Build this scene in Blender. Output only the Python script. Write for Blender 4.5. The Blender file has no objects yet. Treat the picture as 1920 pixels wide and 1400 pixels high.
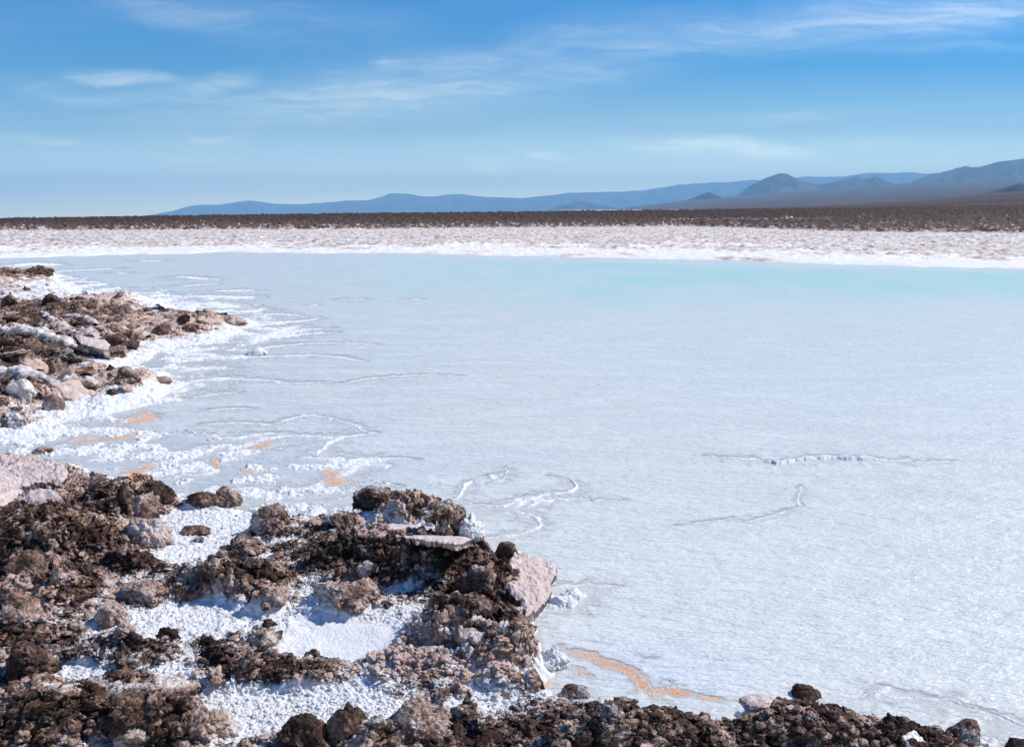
import bpy, bmesh, math, random
import numpy as np
from mathutils import Vector, Matrix
R = math.radians
sc = bpy.context.scene
col = sc.collection

# ---------------------------------------------------------------- camera
F, CX, CY, HZ, CAMZ = 1600.0, 960.0, 700.0, 412.0, 2.2      # focal length and centre in photograph pixels, horizon row, eye height
PITCH = math.atan((CY-HZ)/F)
cam_d = bpy.data.cameras.new('camera'); cam = bpy.data.objects.new('camera', cam_d); col.objects.link(cam)
cam_d.sensor_width = 36; cam_d.lens = 36*F/1920; cam_d.clip_start = 0.05; cam_d.clip_end = 300000
cam.location = (0, 0, CAMZ); cam.rotation_euler = (math.pi/2-PITCH, 0, 0)
sc.camera = cam
sc.render.resolution_x = 1024; sc.render.resolution_y = 746

# ---------------------------------------------------------------- light and sky
SUN_AZ, SUN_EL = 22.0, 44.0        # azimuth measured from +X (right) towards +Y (away from the camera)
sd = Vector((math.cos(R(SUN_AZ))*math.cos(R(SUN_EL)), math.sin(R(SUN_AZ))*math.cos(R(SUN_EL)), math.sin(R(SUN_EL))))
sl = bpy.data.lights.new('sun', 'SUN'); sl.energy = 4.6; sl.angle = R(0.5); sl.color = (1, 0.955, 0.89)
so = bpy.data.objects.new('sun', sl); col.objects.link(so)
so.rotation_euler = (-sd).to_track_quat('-Z', 'Y').to_euler(); so.location = (20, 5, 30)
sc.view_settings.view_transform = 'Standard'; sc.view_settings.look = 'None'
sc.view_settings.exposure = 0.22; sc.view_settings.gamma = 1.0
SKY_STRENGTH = 0.115
HAZE_DENSITY = 4.4e-5
HAZE_COLOR = (0.37, 0.72, 1.0)

world = bpy.data.worlds.new('World'); sc.world = world; world.use_nodes = True

def pix_dir(px, py):
    """world direction through a point of the photograph, with y = 1"""
    a = (px-CX)/F; b = -(py-CY)/F
    c, s = math.cos(PITCH), math.sin(PITCH)
    y = c + b*s; z = -s + b*c
    return a/y, z/y
def build_world():
    nt = world.node_tree; N = nt.nodes; L = nt.links
    N.clear()
    out = N.new('ShaderNodeOutputWorld'); bg = N.new('ShaderNodeBackground')
    L.new(bg.outputs[0], out.inputs[0]); bg.inputs[1].default_value = SKY_STRENGTH
    sky = N.new('ShaderNodeTexSky'); sky.sky_type = 'NISHITA'; sky.sun_disc = False
    sky.sun_elevation = R(SUN_EL); sky.sun_rotation = R(90-SUN_AZ)
    sky.altitude = 2300; sky.air_density = 1.15; sky.dust_density = 0.5; sky.ozone_density = 2.2
    tc = N.new('ShaderNodeTexCoord'); sep = N.new('ShaderNodeSeparateXYZ'); L.new(tc.outputs['Generated'], sep.inputs[0])
    def m(op, a, b=None, c=None, clamp=False):
        n = N.new('ShaderNodeMath'); n.operation = op; n.use_clamp = clamp
        for i, v in enumerate((a, b, c)):
            if v is None: continue
            if isinstance(v, (int, float)): n.inputs[i].default_value = v
            else: L.new(v, n.inputs[i])
        return n.outputs[0]
    ya = m('MAXIMUM', m('ABSOLUTE', sep.outputs['Y']), 0.05)
    u = m('DIVIDE', sep.outputs['X'], ya); v = m('DIVIDE', sep.outputs['Z'], ya)
    uv = N.new('ShaderNodeCombineXYZ'); L.new(u, uv.inputs[0]); L.new(v, uv.inputs[1])
    # warp so the wisps get feathered, combed edges
    def noise(vec, sx, sy, scale, detail, rot=0, rough=0.6, dist=0):
        mp = N.new('ShaderNodeMapping'); mp.inputs['Scale'].default_value = (sx, sy, 1); mp.inputs['Rotation'].default_value = (0, 0, rot)
        L.new(vec, mp.inputs[0])
        n = N.new('ShaderNodeTexNoise'); n.inputs['Scale'].default_value = scale; n.inputs['Detail'].default_value = detail
        n.inputs['Roughness'].default_value = rough; n.inputs['Distortion'].default_value = dist
        L.new(mp.outputs[0], n.inputs['Vector']); return n
    nz = noise(uv.outputs[0], 1.0, 3.0, 5.0, 7)
    sub = N.new('ShaderNodeVectorMath'); sub.operation = 'SUBTRACT'; L.new(nz.outputs['Color'], sub.inputs[0]); sub.inputs[1].default_value = (.5, .5, .5)
    scl = N.new('ShaderNodeVectorMath'); scl.operation = 'MULTIPLY'; L.new(sub.outputs[0], scl.inputs[0]); scl.inputs[1].default_value = (0.24, 0.042, 0)
    wv = N.new('ShaderNodeVectorMath'); wv.operation = 'ADD'; L.new(uv.outputs[0], wv.inputs[0]); L.new(scl.outputs[0], wv.inputs[1])
    wisps = [  # x, y, half width, half height, slope in degrees, strength
        (820, 160, 640, 75, 8, .42), (620, 190, 330, 42, 5, .26), (1650, 35, 420, 55, 5, .55), (1830, 20, 260, 26, 6, .3), (1150, 70, 420, 60, 8, .2),
        (215, 142, 120, 18, -5, .8), (400, 152, 130, 18, 8, .75), (290, 178, 160, 22, 0, .42), (110, 165, 120, 30, -12, .22),
        (560, 45, 330, 60, -7, .20), (738, 115, 36, 16, -10, .35), (80, 268, 85, 13, -10, .42), (400, 269, 45, 8, -6, .5),
        (380, 305, 110, 20, 0, .3), (1025, 296, 62, 13, -4, .9), (1330, 280, 200, 26, -4, .85), (1430, 290, 150, 14, 2, .45), (1270, 268, 70, 12, -10, .4),
        (905, 312, 80, 15, -3, .4), (680, 322, 90, 14, 0, .26), (1650, 265, 130, 12, 2, .25), (480, 335, 260, 30, 2, .32), (1500, 215, 260, 20, 4, .2),
        (0, 195, 35, 12, 0, .5), (1790, 90, 220, 16, 0, .2), (300, 12, 200, 26, -8, .25), (1000, 250, 300, 40, 3, .12), (250, 350, 300, 30, 0, .18)]
    acc = None
    for x, y, rx, ry, a, s in wisps:
        cu, cv = pix_dir(x, y)
        mp = N.new('ShaderNodeMapping'); mp.vector_type = 'TEXTURE'
        mp.inputs['Location'].default_value = (cu, cv, 0); mp.inputs['Rotation'].default_value = (0, 0, R(a))
        mp.inputs['Scale'].default_value = (rx/F, ry/F, 1); L.new(wv.outputs[0], mp.inputs[0])
        ln = N.new('ShaderNodeVectorMath'); ln.operation = 'LENGTH'; L.new(mp.outputs[0], ln.inputs[0])
        mr = N.new('ShaderNodeMapRange'); mr.interpolation_type = 'SMOOTHERSTEP'
        mr.inputs['From Min'].default_value = 1.25; mr.inputs['From Max'].default_value = 0.0; mr.inputs['To Max'].default_value = s
        L.new(ln.outputs['Value'], mr.inputs['Value'])
        acc = mr.outputs[0] if acc is None else m('ADD', acc, mr.outputs[0])
    st = noise(wv.outputs[0], 1.0, 6.5, 4.2, 9, R(-6), 0.62, 0.3)
    fine = noise(wv.outputs[0], 1.6, 16.0, 9.0, 6, R(-9), 0.6, 0.4)
    sm = N.new('ShaderNodeMapRange'); sm.inputs['From Min'].default_value = .32; sm.inputs['From Max'].default_value = .68
    sm.inputs['To Min'].default_value = .35; sm.inputs['To Max'].default_value = 1.35; L.new(st.outputs[0], sm.inputs[0])
    fm = N.new('ShaderNodeMapRange'); fm.inputs['From Min'].default_value = .3; fm.inputs['From Max'].default_value = .7
    fm.inputs['To Min'].default_value = .45; fm.inputs['To Max'].default_value = 1.5; L.new(fine.outputs[0], fm.inputs[0])
    dens = m('MULTIPLY', m('MULTIPLY', m('MULTIPLY', acc, 1.0), sm.outputs[0]), fm.outputs[0])
    base = noise(uv.outputs[0], 1.0, 5.0, 2.2, 6, R(-8))
    bm_ = N.new('ShaderNodeMapRange'); bm_.inputs['From Min'].default_value = .48; bm_.inputs['From Max'].default_value = .8
    bm_.inputs['To Min'].default_value = 0; bm_.inputs['To Max'].default_value = .22; L.new(base.outputs[0], bm_.inputs[0])
    dens = m('MINIMUM', m('ADD', dens, bm_.outputs[0]), 0.85)
    # colour of the clear sky
    tint = N.new('ShaderNodeMix'); tint.data_type = 'RGBA'; tint.blend_type = 'MULTIPLY'; tint.inputs['Factor'].default_value = 1
    rgbs = [i for i in tint.inputs if i.type == 'RGBA']; L.new(sky.outputs[0], rgbs[0])
    ramp = N.new('ShaderNodeValToRGB'); L.new(m('MULTIPLY', v, 2.5), ramp.inputs[0]); e = ramp.color_ramp.elements
    for i, (p, c) in enumerate(SKY_RAMP):
        if i > 1: e.new(p)
        q = e[i] if i < 2 else [k for k in e if abs(k.position-p) < 1e-5][0]
        q.position = p; q.color = (*[k/4.5 for k in c], 1)
    dbl = N.new('ShaderNodeVectorMath'); dbl.operation = 'SCALE'; dbl.inputs['Scale'].default_value = 4.5; L.new(ramp.outputs[0], dbl.inputs[0]); L.new(dbl.outputs[0], rgbs[1])
    tout = [q for q in tint.outputs if q.type == 'RGBA'][0]
    cs = N.new('ShaderNodeVectorMath'); cs.operation = 'SCALE'; cs.inputs[0].default_value = CLOUD_COL[:3]; L.new(dens, cs.inputs['Scale'])
    ad = N.new('ShaderNodeVectorMath'); ad.operation = 'ADD'; L.new(tout, ad.inputs[0]); L.new(cs.outputs[0], ad.inputs[1])
    L.new(ad.outputs[0], bg.inputs[0])
SKY_RAMP = [(0.0, (4.6, 4.0, 2.4)), (1.0, (.0, .46, 1.02)), (.08, (3.0, 2.5, 1.7)), (.25, (.85, .95, .84)), (.42, (.08, .56, .82)), (.62, (.0, .52, .92))]   # position = 2.5 x height over distance
CLOUD_COL = (5.0, 3.9, 2.0, 1)
build_world()

# ---------------------------------------------------------------- numpy noise
f4 = np.float32
def _h(i, j, k, s):
    i = i.astype(np.uint32); j = j.astype(np.uint32); k = np.asarray(k).astype(np.uint32)
    n = i*np.uint32(374761393) + j*np.uint32(668265263) + k*np.uint32(2147483647-1023) + np.uint32((s*362437+1013904223) & 0xffffffff)
    n = (n ^ (n >> np.uint32(13)))*np.uint32(1274126177)
    n = (n ^ (n >> np.uint32(16)))*np.uint32(2246822519)
    return n ^ (n >> np.uint32(15))
def _r(h): return (h & np.uint32(0xffff)).astype(f4)*f4(1/65535.)
def fl(a): return np.floor(a).astype(np.int64)
def noise2(x, y, s=0):
    """gradient noise, about -0.7 .. 0.7"""
    xi, yi = fl(x), fl(y); xf = (x-xi).astype(f4); yf = (y-yi).astype(f4)
    u = xf*xf*xf*(xf*(xf*6-15)+10); v = yf*yf*yf*(yf*(yf*6-15)+10)
    def g(ix, iy, dx, dy):
        a = _r(_h(ix, iy, 0, s))*f4(6.2831853)
        return np.cos(a)*dx+np.sin(a)*dy
    a = g(xi, yi, xf, yf); b = g(xi+1, yi, xf-1, yf); c = g(xi, yi+1, xf, yf-1); d = g(xi+1, yi+1, xf-1, yf-1)
    return (a+(b-a)*u) + ((c+(d-c)*u)-(a+(b-a)*u))*v
def fbm2(x, y, o=4, s=0, gain=.5):
    t = 0; a = 1.
    for i in range(o):
        t = t + a*noise2(x, y, s+i*7); a *= gain; x = x*2.03+17.1; y = y*2.03-9.3
    return t
def ridge2(x, y, o=4, s=0):
    t = 0; a = 1.; w = 0
    for i in range(o):
        t = t + a*(1-2*np.abs(noise2(x, y, s+i*7))); w += a; a *= .5; x = x*2.07+3.7; y = y*2.07+8.3
    return t/w
def worley2(x, y, s=0):
    """distances to the nearest and second nearest point, and a random value of the nearest"""
    xi, yi = fl(x), fl(y)
    f1 = np.full(x.shape, 9., f4); f2 = f1.copy(); rv = np.zeros(x.shape, f4)
    for dx in (-1, 0, 1):
        for dy in (-1, 0, 1):
            h = _h(xi+dx, yi+dy, 1, s)
            px = (xi+dx-x).astype(f4)+_r(h); py = (yi+dy-y).astype(f4)+_r(h >> np.uint32(16))
            d = np.sqrt(px*px+py*py)
            c = d < f1
            f2 = np.where(c, f1, np.minimum(f2, d)); rv = np.where(c, _r(h*np.uint32(747796405)), rv); f1 = np.where(c, d, f1)
    return f1, f2, rv
def noise3(p, s=0):
    pi = fl(p); q = (p-pi).astype(f4); w = q*q*q*(q*(q*6-15)+10)
    res = 0
    for a in (0, 1):
        for b in (0, 1):
            for c in (0, 1):
                v = _r(_h(pi[:, 0]+a, pi[:, 1]+b, pi[:, 2]+c, s))*2-1
                wt = (w[:, 0] if a else 1-w[:, 0])*(w[:, 1] if b else 1-w[:, 1])*(w[:, 2] if c else 1-w[:, 2])
                res = res + v*wt
    return res
def fbm3(p, o=4, s=0, gain=.5):
    t = 0; a = 1.
    for i in range(o): t = t+a*noise3(p, s+i*5); a *= gain; p = p*2.03+5.3
    return t
def worley3(p, s=0):
    pi = fl(p); f1 = np.full(len(p), 9., f4)
    for a in (-1, 0, 1):
        for b in (-1, 0, 1):
            for c in (-1, 0, 1):
                h = _h(pi[:, 0]+a, pi[:, 1]+b, pi[:, 2]+c, s); h2 = h*np.uint32(747796405)
                d = ((pi[:, 0]+a-p[:, 0])+_r(h))**2+((pi[:, 1]+b-p[:, 1])+_r(h >> np.uint32(16)))**2+((pi[:, 2]+c-p[:, 2])+_r(h2 >> np.uint32(8)))**2
                f1 = np.minimum(f1, d.astype(f4))
    return np.sqrt(f1)
def cells3(p, s=0):
    """the random value of the nearest cell: flat facets with sharp steps between them"""
    pi = fl(p); f1 = np.full(len(p), 9., f4); rv = np.zeros(len(p), f4)
    for a in (-1, 0, 1):
        for b in (-1, 0, 1):
            for c in (-1, 0, 1):
                h = _h(pi[:, 0]+a, pi[:, 1]+b, pi[:, 2]+c, s); h2 = h*np.uint32(747796405)
                d = ((pi[:, 0]+a-p[:, 0])+_r(h))**2+((pi[:, 1]+b-p[:, 1])+_r(h >> np.uint32(16)))**2+((pi[:, 2]+c-p[:, 2])+_r(h2 >> np.uint32(8)))**2
                k = d < f1; rv = np.where(k, _r(h2*np.uint32(2654435761)), rv); f1 = np.where(k, d, f1).astype(f4)
    return rv
def sstep(a, b, x):
    t = np.clip((x-a)/(b-a), 0, 1); return t*t*(3-2*t)

# ---------------------------------------------------------------- projection between photograph pixels and the ground
c_, s_ = math.cos(PITCH), math.sin(PITCH)
def ground(px, py, z=0.0):
    a = (np.asarray(px, float)-CX)/F; b = -(np.asarray(py, float)-CY)/F
    dy = c_+b*s_; dz = -s_+b*c_
    t = (z-CAMZ)/dz
    return a*t, dy*t
def project(x, y, z):
    yy = y*c_ - (z-CAMZ)*s_; zz = y*s_ + (z-CAMZ)*c_
    return CX+F*x/yy, CY-F*zz/yy

# ---------------------------------------------------------------- tagging and mesh helpers
def tag(o, label=None, cat=None, group=None, kind=None):
    if label: o['label'] = label
    if cat: o['category'] = cat
    if group: o['group'] = group
    if kind: o['kind'] = kind
    return o
def grid_mesh(name, X, Y, Z, mat, attrs=None, smooth=True):
    nr, nc = X.shape
    me = bpy.data.meshes.new(name)
    me.vertices.add(nr*nc); co = np.stack([X, Y, Z], -1).astype(f4).ravel(); me.vertices.foreach_set('co', co)
    i = (np.arange(nr-1)[:, None]*nc+np.arange(nc-1)[None, :]).ravel()
    q = np.stack([i, i+1, i+nc+1, i+nc], -1).astype(np.int32)
    me.loops.add(q.size); me.loops.foreach_set('vertex_index', q.ravel())
    me.polygons.add(len(q)); me.polygons.foreach_set('loop_start', np.arange(0, q.size, 4, dtype=np.int32))
    me.polygons.foreach_set('use_smooth', np.full(len(q), smooth))
    me.update(calc_edges=True)
    for k, v in (attrs or {}).items():
        a = me.attributes.new(k, 'FLOAT', 'POINT'); a.data.foreach_set('value', v.astype(f4).ravel())
    me.materials.append(mat)
    o = bpy.data.objects.new(name, me); col.objects.link(o); return o
def tri_mesh(name, V, T, mat, attrs=None, smooth=True, parent=None):
    me = bpy.data.meshes.new(name); k = T.shape[1]
    me.vertices.add(len(V)); me.vertices.foreach_set('co', V.astype(f4).ravel())
    me.loops.add(T.size); me.loops.foreach_set('vertex_index', T.astype(np.int32).ravel())
    me.polygons.add(len(T)); me.polygons.foreach_set('loop_start', np.arange(0, T.size, k, dtype=np.int32))
    me.polygons.foreach_set('use_smooth', np.full(len(T), smooth))
    me.update(calc_edges=True)
    for n, v in (attrs or {}).items():
        a = me.attributes.new(n, 'FLOAT', 'POINT'); a.data.foreach_set('value', v.astype(f4).ravel())
    me.materials.append(mat)
    o = bpy.data.objects.new(name, me); col.objects.link(o)
    if parent: o.parent = parent
    return o

# ---------------------------------------------------------------- materials
def new_mat(name):
    m = bpy.data.materials.new(name); m.use_nodes = True
    nt = m.node_tree; b = nt.nodes['Principled BSDF']; return m, nt, b
class NB:
    def __init__(s, nt): s.nt = nt; s.N = nt.nodes; s.L = nt.links
    def attr(s, n): a = s.N.new('ShaderNodeAttribute'); a.attribute_name = n; return a.outputs['Fac']
    def math(s, op, a, b=None, clamp=False):
        n = s.N.new('ShaderNodeMath'); n.operation = op; n.use_clamp = clamp
        for i, v in enumerate((a, b)):
            if v is None: continue
            if isinstance(v, (int, float)): n.inputs[i].default_value = v
            else: s.L.new(v, n.inputs[i])
        return n.outputs[0]
    def mix(s, f, a, b, mode='MIX'):
        n = s.N.new('ShaderNodeMix'); n.data_type = 'RGBA'; n.blend_type = mode
        for k, v in (('Factor', f), ('A', a), ('B', b)):
            i = n.inputs[k] if k == 'Factor' else [q for q in n.inputs if q.name == k and q.type == 'RGBA'][0]
            if isinstance(v, (int, float)): i.default_value = v
            elif isinstance(v, tuple): i.default_value = v if len(v) == 4 else (*v, 1)
            else: s.L.new(v, i)
        return [q for q in n.outputs if q.type == 'RGBA'][0]
    def pos(s): return s.N.new('ShaderNodeNewGeometry').outputs['Position']
    def noise(s, scale, detail=4, rough=.6, vec=None, sc=None, rot=0, dist=0):
        n = s.N.new('ShaderNodeTexNoise'); n.inputs['Scale'].default_value = scale; n.inputs['Detail'].default_value = detail
        n.inputs['Roughness'].default_value = rough; n.inputs['Distortion'].default_value = dist
        v = vec if vec is not None else s.pos()
        if sc:
            mp = s.N.new('ShaderNodeMapping'); mp.inputs['Scale'].default_value = sc; mp.inputs['Rotation'].default_value = (0, 0, rot); s.L.new(v, mp.inputs[0]); v = mp.outputs[0]
        s.L.new(v, n.inputs['Vector']); return n.outputs['Fac']
    def rng(s, v, a, b, c=0, d=1, sm=False):
        n = s.N.new('ShaderNodeMapRange'); n.inputs['From Min'].default_value = a; n.inputs['From Max'].default_value = b
        n.inputs['To Min'].default_value = c; n.inputs['To Max'].default_value = d
        if sm: n.interpolation_type = 'SMOOTHSTEP'
        s.L.new(v, n.inputs['Value']); return n.outputs[0]
    def bump(s, h, dist, strength=1, normal=None):
        n = s.N.new('ShaderNodeBump'); n.inputs['Distance'].default_value = dist; n.inputs['Strength'].default_value = strength
        s.L.new(h, n.inputs['Height'])
        if normal is not None: s.L.new(normal, n.inputs['Normal'])
        return n.outputs[0]

DARK, MID, PINK, TAN, SALT, ORANGE = (0.060, 0.034, 0.024), (0.20, 0.125, 0.092), (0.68, 0.50, 0.415), (0.54, 0.32, 0.20), (0.90, 0.895, 0.885), (0.82, 0.37, 0.11)
def crust_material():
    """tone 0 dark mud .. 1 pale pink crust, salt 0..1 white crystals, stain 0..1 orange mineral"""
    m, nt, b = new_mat('salt_crust'); g = NB(nt)
    tone, salt, stain = g.attr('tone'), g.attr('salt'), g.attr('stain')
    n1, n2, n3 = g.noise(9, 5), g.noise(60, 4), g.noise(260, 3)
    t = g.math('ADD', tone, g.rng(n2, .3, .7, -.26, .26)); t = g.math('ADD', t, g.rng(n3, .3, .7, -.22, .22))
    c = g.mix(g.rng(t, 0.05, .45), DARK, MID)
    c = g.mix(g.rng(t, .45, .9), c, PINK)
    c = g.mix(g.math('MULTIPLY', g.rng(n1, .5, .68), g.rng(t, .25, .6, 0, .65)), c, TAN)
    c = g.mix(g.rng(g.noise(3.5, 3), .35, .65, 0, .35), c, (0.95, 0.86, 0.86), 'MULTIPLY')
    st = g.math('ADD', salt, g.rng(n3, .3, .7, -.45, .45)); st = g.math('ADD', st, g.rng(n2, .3, .7, -.22, .22))
    c = g.mix(g.rng(st, .24, .66), c, SALT)
    c = g.mix(g.math('MULTIPLY', stain, g.rng(n2, .3, .6, .45, 1)), c, ORANGE)
    nt.links.new(c, b.inputs['Base Color']); b.inputs['Roughness'].default_value = .92
    b.inputs['Specular IOR Level'].default_value = .25
    nt.links.new(g.bump(g.math('ADD', n2, g.math('MULTIPLY', n3, .6)), .012, .9), b.inputs['Normal'])
    return m
M_CRUST = crust_material()
def slab_material():
    m, nt, b = new_mat('smooth_salt_slab'); g = NB(nt)
    tone, salt = g.attr('tone'), g.attr('salt')
    n1, n2, n3 = g.noise(14, 6, .65, None, (1, 1, 2.5)), g.noise(90, 4), g.noise(5, 3)
    c = g.mix(g.rng(n1, .38, .68), (0.66, 0.55, 0.52), (0.46, 0.36, 0.33))
    c = g.mix(g.rng(n3, .5, .75, 0, .6), c, (0.55, 0.36, 0.26))
    c = g.mix(g.rng(g.math('ADD', tone, g.rng(n2, .3, .7, -.3, .3)), .55, .15, 0, .9), c, (0.17, 0.105, 0.08))
    c = g.mix(g.rng(g.math('ADD', salt, g.rng(n2, .3, .7, -.3, .3)), .4, .7), c, SALT)
    nt.links.new(c, b.inputs['Base Color']); b.inputs['Roughness'].default_value = .8
    nt.links.new(g.bump(g.math('ADD', n1, g.math('MULTIPLY', n2, .35)), .012, .8), b.inputs['Normal'])
    return m
M_SLAB = slab_material()

# ---------------------------------------------------------------- the near ground: bank, salt shelf and lake bed in one sheet
def axis(segs):
    v = [segs[0][0]]
    for a, b, st in segs:
        n = max(1, int(round((b-a)/st))); v += list(np.linspace(a, b, n+1)[1:])
    return np.array(v)
PXS = axis([(-1500, -120, 12), (-120, 2040, 1.5), (2040, 3400, 12)])
PYS = axis([(452, 480, 4), (480, 700, .55), (700, 860, .9), (860, 1540, .8), (1540, 1800, 6), (1800, 6000, 60)])
PX, PY = np.meshgrid(PXS, PYS)
GX, GY = ground(PX, PY); GX = GX.astype(f4); GY = GY.astype(f4)

def poly_sd(polypx, X, Y, z=0.03):
    """signed distance in metres, positive inside, to an outline given in photograph pixels"""
    P = np.array([ground(a, b, z) for a, b in polypx], float)
    d = np.full(X.shape, 1e9, f4); ins = np.zeros(X.shape, bool)
    for k in range(len(P)):
        ax, ay = P[k]; bx, by = P[(k+1) % len(P)]
        ex, ey = bx-ax, by-ay; L2 = ex*ex+ey*ey+1e-12
        t = np.clip(((X-ax)*ex+(Y-ay)*ey)/L2, 0, 1)
        d = np.minimum(d, (X-ax-ex*t)**2+(Y-ay-ey*t)**2)
        if abs(ey) > 1e-12:
            ins ^= ((ay > Y) != (by > Y)) & (X < ex*(Y-ay)/ey+ax)
    d = np.sqrt(d); return np.where(ins, d, -d)
def up(a, ri, ci):
    """bilinear upsampling from every fourth row and column"""
    r = np.arange(len(PYS)); c = np.arange(len(PXS))
    i = np.clip(np.searchsorted(ri, r, 'right')-1, 0, len(ri)-2); fr = ((r-ri[i])/(ri[i+1]-ri[i])).astype(f4)[:, None]
    j = np.clip(np.searchsorted(ci, c, 'right')-1, 0, len(ci)-2); fc = ((c-ci[j])/(ci[j+1]-ci[j])).astype(f4)[None, :]
    t = a[i][:, j]*(1-fr)+a[i+1][:, j]*fr; u = a[i][:, j+1]*(1-fr)+a[i+1][:, j+1]*fr
    return t*(1-fc)+u*fc
def lowidx(n, k=4):
    a = list(range(0, n, k));
    if a[-1] != n-1: a.append(n-1)
    return np.array(a)
RI, CI = lowidx(len(PYS)), lowidx(len(PXS))
LX, LY = GX[np.ix_(RI, CI)], GY[np.ix_(RI, CI)]

LAND_B = [(-1500, 838), (0, 850), (60, 852), (130, 868), (200, 888), (260, 912), (330, 938), (440, 948), (520, 965), (600, 958), (650, 945), (700, 940), (745, 950),
          (800, 962), (850, 958), (893, 985), (900, 1010), (935, 1035), (965, 1060), (1040, 1100), (1030, 1130), (1000, 1155), (1015, 1185), (1062, 1235),
          (1040, 1262), (985, 1280), (1060, 1305), (1120, 1322), (1250, 1328), (1370, 1345), (1400, 1335), (1500, 1315), (1620, 1335), (1700, 1355),
          (1790, 1385), (1850, 1405), (1930, 1415), (2100, 1450), (2600, 1550), (3400, 1700), (3400, 6000), (-1500, 6000)]
LAND_A = [(-1500, 500), (0, 503), (60, 503), (105, 516), (120, 530), (150, 545), (250, 552), (330, 576), (440, 594), (470, 604), (430, 628), (330, 642), (300, 656),
          (270, 668), (250, 688), (300, 705), (334, 722), (300, 742), (240, 765), (190, 778), (150, 770), (90, 795), (40, 812), (-1500, 815)]
SHELF = [(-1500, 480), (0, 497), (110, 508), (230, 535), (380, 548), (480, 575), (520, 600), (540, 625), (430, 655), (400, 665), (350, 680), (400, 695), (350, 735), (280, 765), (260, 790),
         (330, 815), (420, 830), (500, 825), (600, 850), (680, 868), (640, 905), (690, 925), (780, 945), (880, 955), (930, 1010), (1000, 1040), (1090, 1095), (1120, 1120), (1050, 1145), (1060, 1190),
         (1110, 1235), (1180, 1280), (1270, 1315), (1380, 1330), (1600, 1330), (1900, 1420), (3400, 1700), (3400, 6000), (-1500, 6000)]
dB, dA, dS = (up(poly_sd(p, LX, LY), RI, CI) for p in (LAND_B, LAND_A, SHELF))
near = np.clip(GY/8., .5, 2.2)
edge = fbm2(GX*2.2, GY*2.2, 5, 3, .6)
shB = sstep(-.04, .16, dB+.10*edge)          # 0 in the water, 1 on the bank
shA = sstep(-.30, .80, dA+.30*fbm2(GX*.9, GY*.9, 5, 8, .6))
land = np.maximum(shA, shB)
shelf = sstep(-1.1, .3, dS+.35*fbm2(GX*1.1, GY*1.1, 4, 11, .6))

Z = -0.072 + 0.058*shelf + 0.010*(.3+.7*shelf)*fbm2(GX*1.3, GY*1.3, 4, 21)
Z += land*(0.06 + 0.03*fbm2(GX*1.6, GY*1.6, 4, 31))

# larger swellings of the bank, each given by the box it fills in the photograph: x0, top, x1, bottom, depth ratio, sharpness
MOUNDS = [(545, 985, 960, 1100, .38, 1.0), (700, 1000, 985, 1080, .35, .8), (850, 1050, 990, 1135, .6, .9), (745, 1120, 1010, 1235, .6, .8), (820, 1180, 1060, 1275, .45, .6),
          (630, 925, 905, 1005, .45, .6), (120, 890, 350, 985, .7, .7), (-60, 940, 300, 1075, .6, .5), (180, 1030, 310, 1085, .5, .8), (310, 1048, 570, 1140, .45, .8), (-80, 1050, 250, 1160, .5, .5),
          (-60, 1165, 160, 1240, .5, .6), (110, 1195, 350, 1262, .4, .6), (370, 1205, 480, 1262, .5, .7), (370, 1232, 690, 1310, .35, .7), (-80, 1300, 260, 1450, .5, .6), (190, 1290, 420, 1420, .5, .5),
          (570, 1230, 960, 1300, .35, .5), (870, 1240, 1070, 1310, .4, .5), (560, 1365, 900, 1500, .45, .5), (1030, 1292, 1430, 1470, .42, .8), (1330, 1292, 1660, 1450, .4, .8), (1560, 1335, 1860, 1480, .4, .8), (330, 925, 470, 965, .5, .5),
          (400, 1008, 515, 1060, .5, .5), (560, 1095, 720, 1160, .5, .5), (450, 1100, 545, 1160, .5, .4), (1780, 1370, 2300, 1560, .4, .7),
          (-60, 560, 330, 628, 2.2, .35), (-60, 610, 270, 700, 1.6, .35), (-60, 690, 200, 775, 1.2, .3), (-60, 505, 110, 545, 4, .35), (300, 584, 460, 624, 1.5, .3), (200, 690, 330, 740, 1.4, .3)]
def box_to_ground(x0, y0, x1, y1, dr, z=0.03):
    xc = (x0+x1)/2; gx, gy = ground(xc, y1, z); scale = F/math.hypot(gy, CAMZ-z)
    w = (x1-x0)/scale; dep = dr*w; cy = gy+dep/2
    _, vz = pix_dir(xc, y0); top = CAMZ+vz*cy
    return gx*(cy/gy), cy, w, dep, top
hum = np.zeros_like(Z)
lfw = fbm2(GX*2.3, GY*2.3, 4, 41, .55); lfw2 = fbm2(GX*2.3+50, GY*2.3, 4, 44, .55)
for b in MOUNDS:
    cx, cy, w, dep, top = box_to_ground(*b[:5]); h = max(.02, top-.06)*.95
    if b[1] > 830: h *= .82
    if b[1] < 830: h *= .55
    if b[0] > 1000 and b[1] > 1280: h *= .6
    ex = (GX-cx+.10*w*lfw)/(w*.54); ey = (GY-cy+.14*dep*lfw2)/(dep*.75)
    r = np.sqrt(ex*ex+ey*ey)
    hum = np.maximum(hum, h*(1-sstep(.0, 1.0+.1*b[5], r)**(1.4 if b[5] > .7 else 1.1)))
POOLS = [(385, 985, 120, 30), (390, 1040, 120, 26), (330, 1165, 105, 42), (625, 1198, 118, 40), (480, 1335, 110, 44), (640, 1330, 110, 44), (100, 1262, 70, 18), (440, 945, 90, 14), (560, 945, 110, 18), (900, 1330, 60, 16)]
pm = np.zeros_like(Z)
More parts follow.
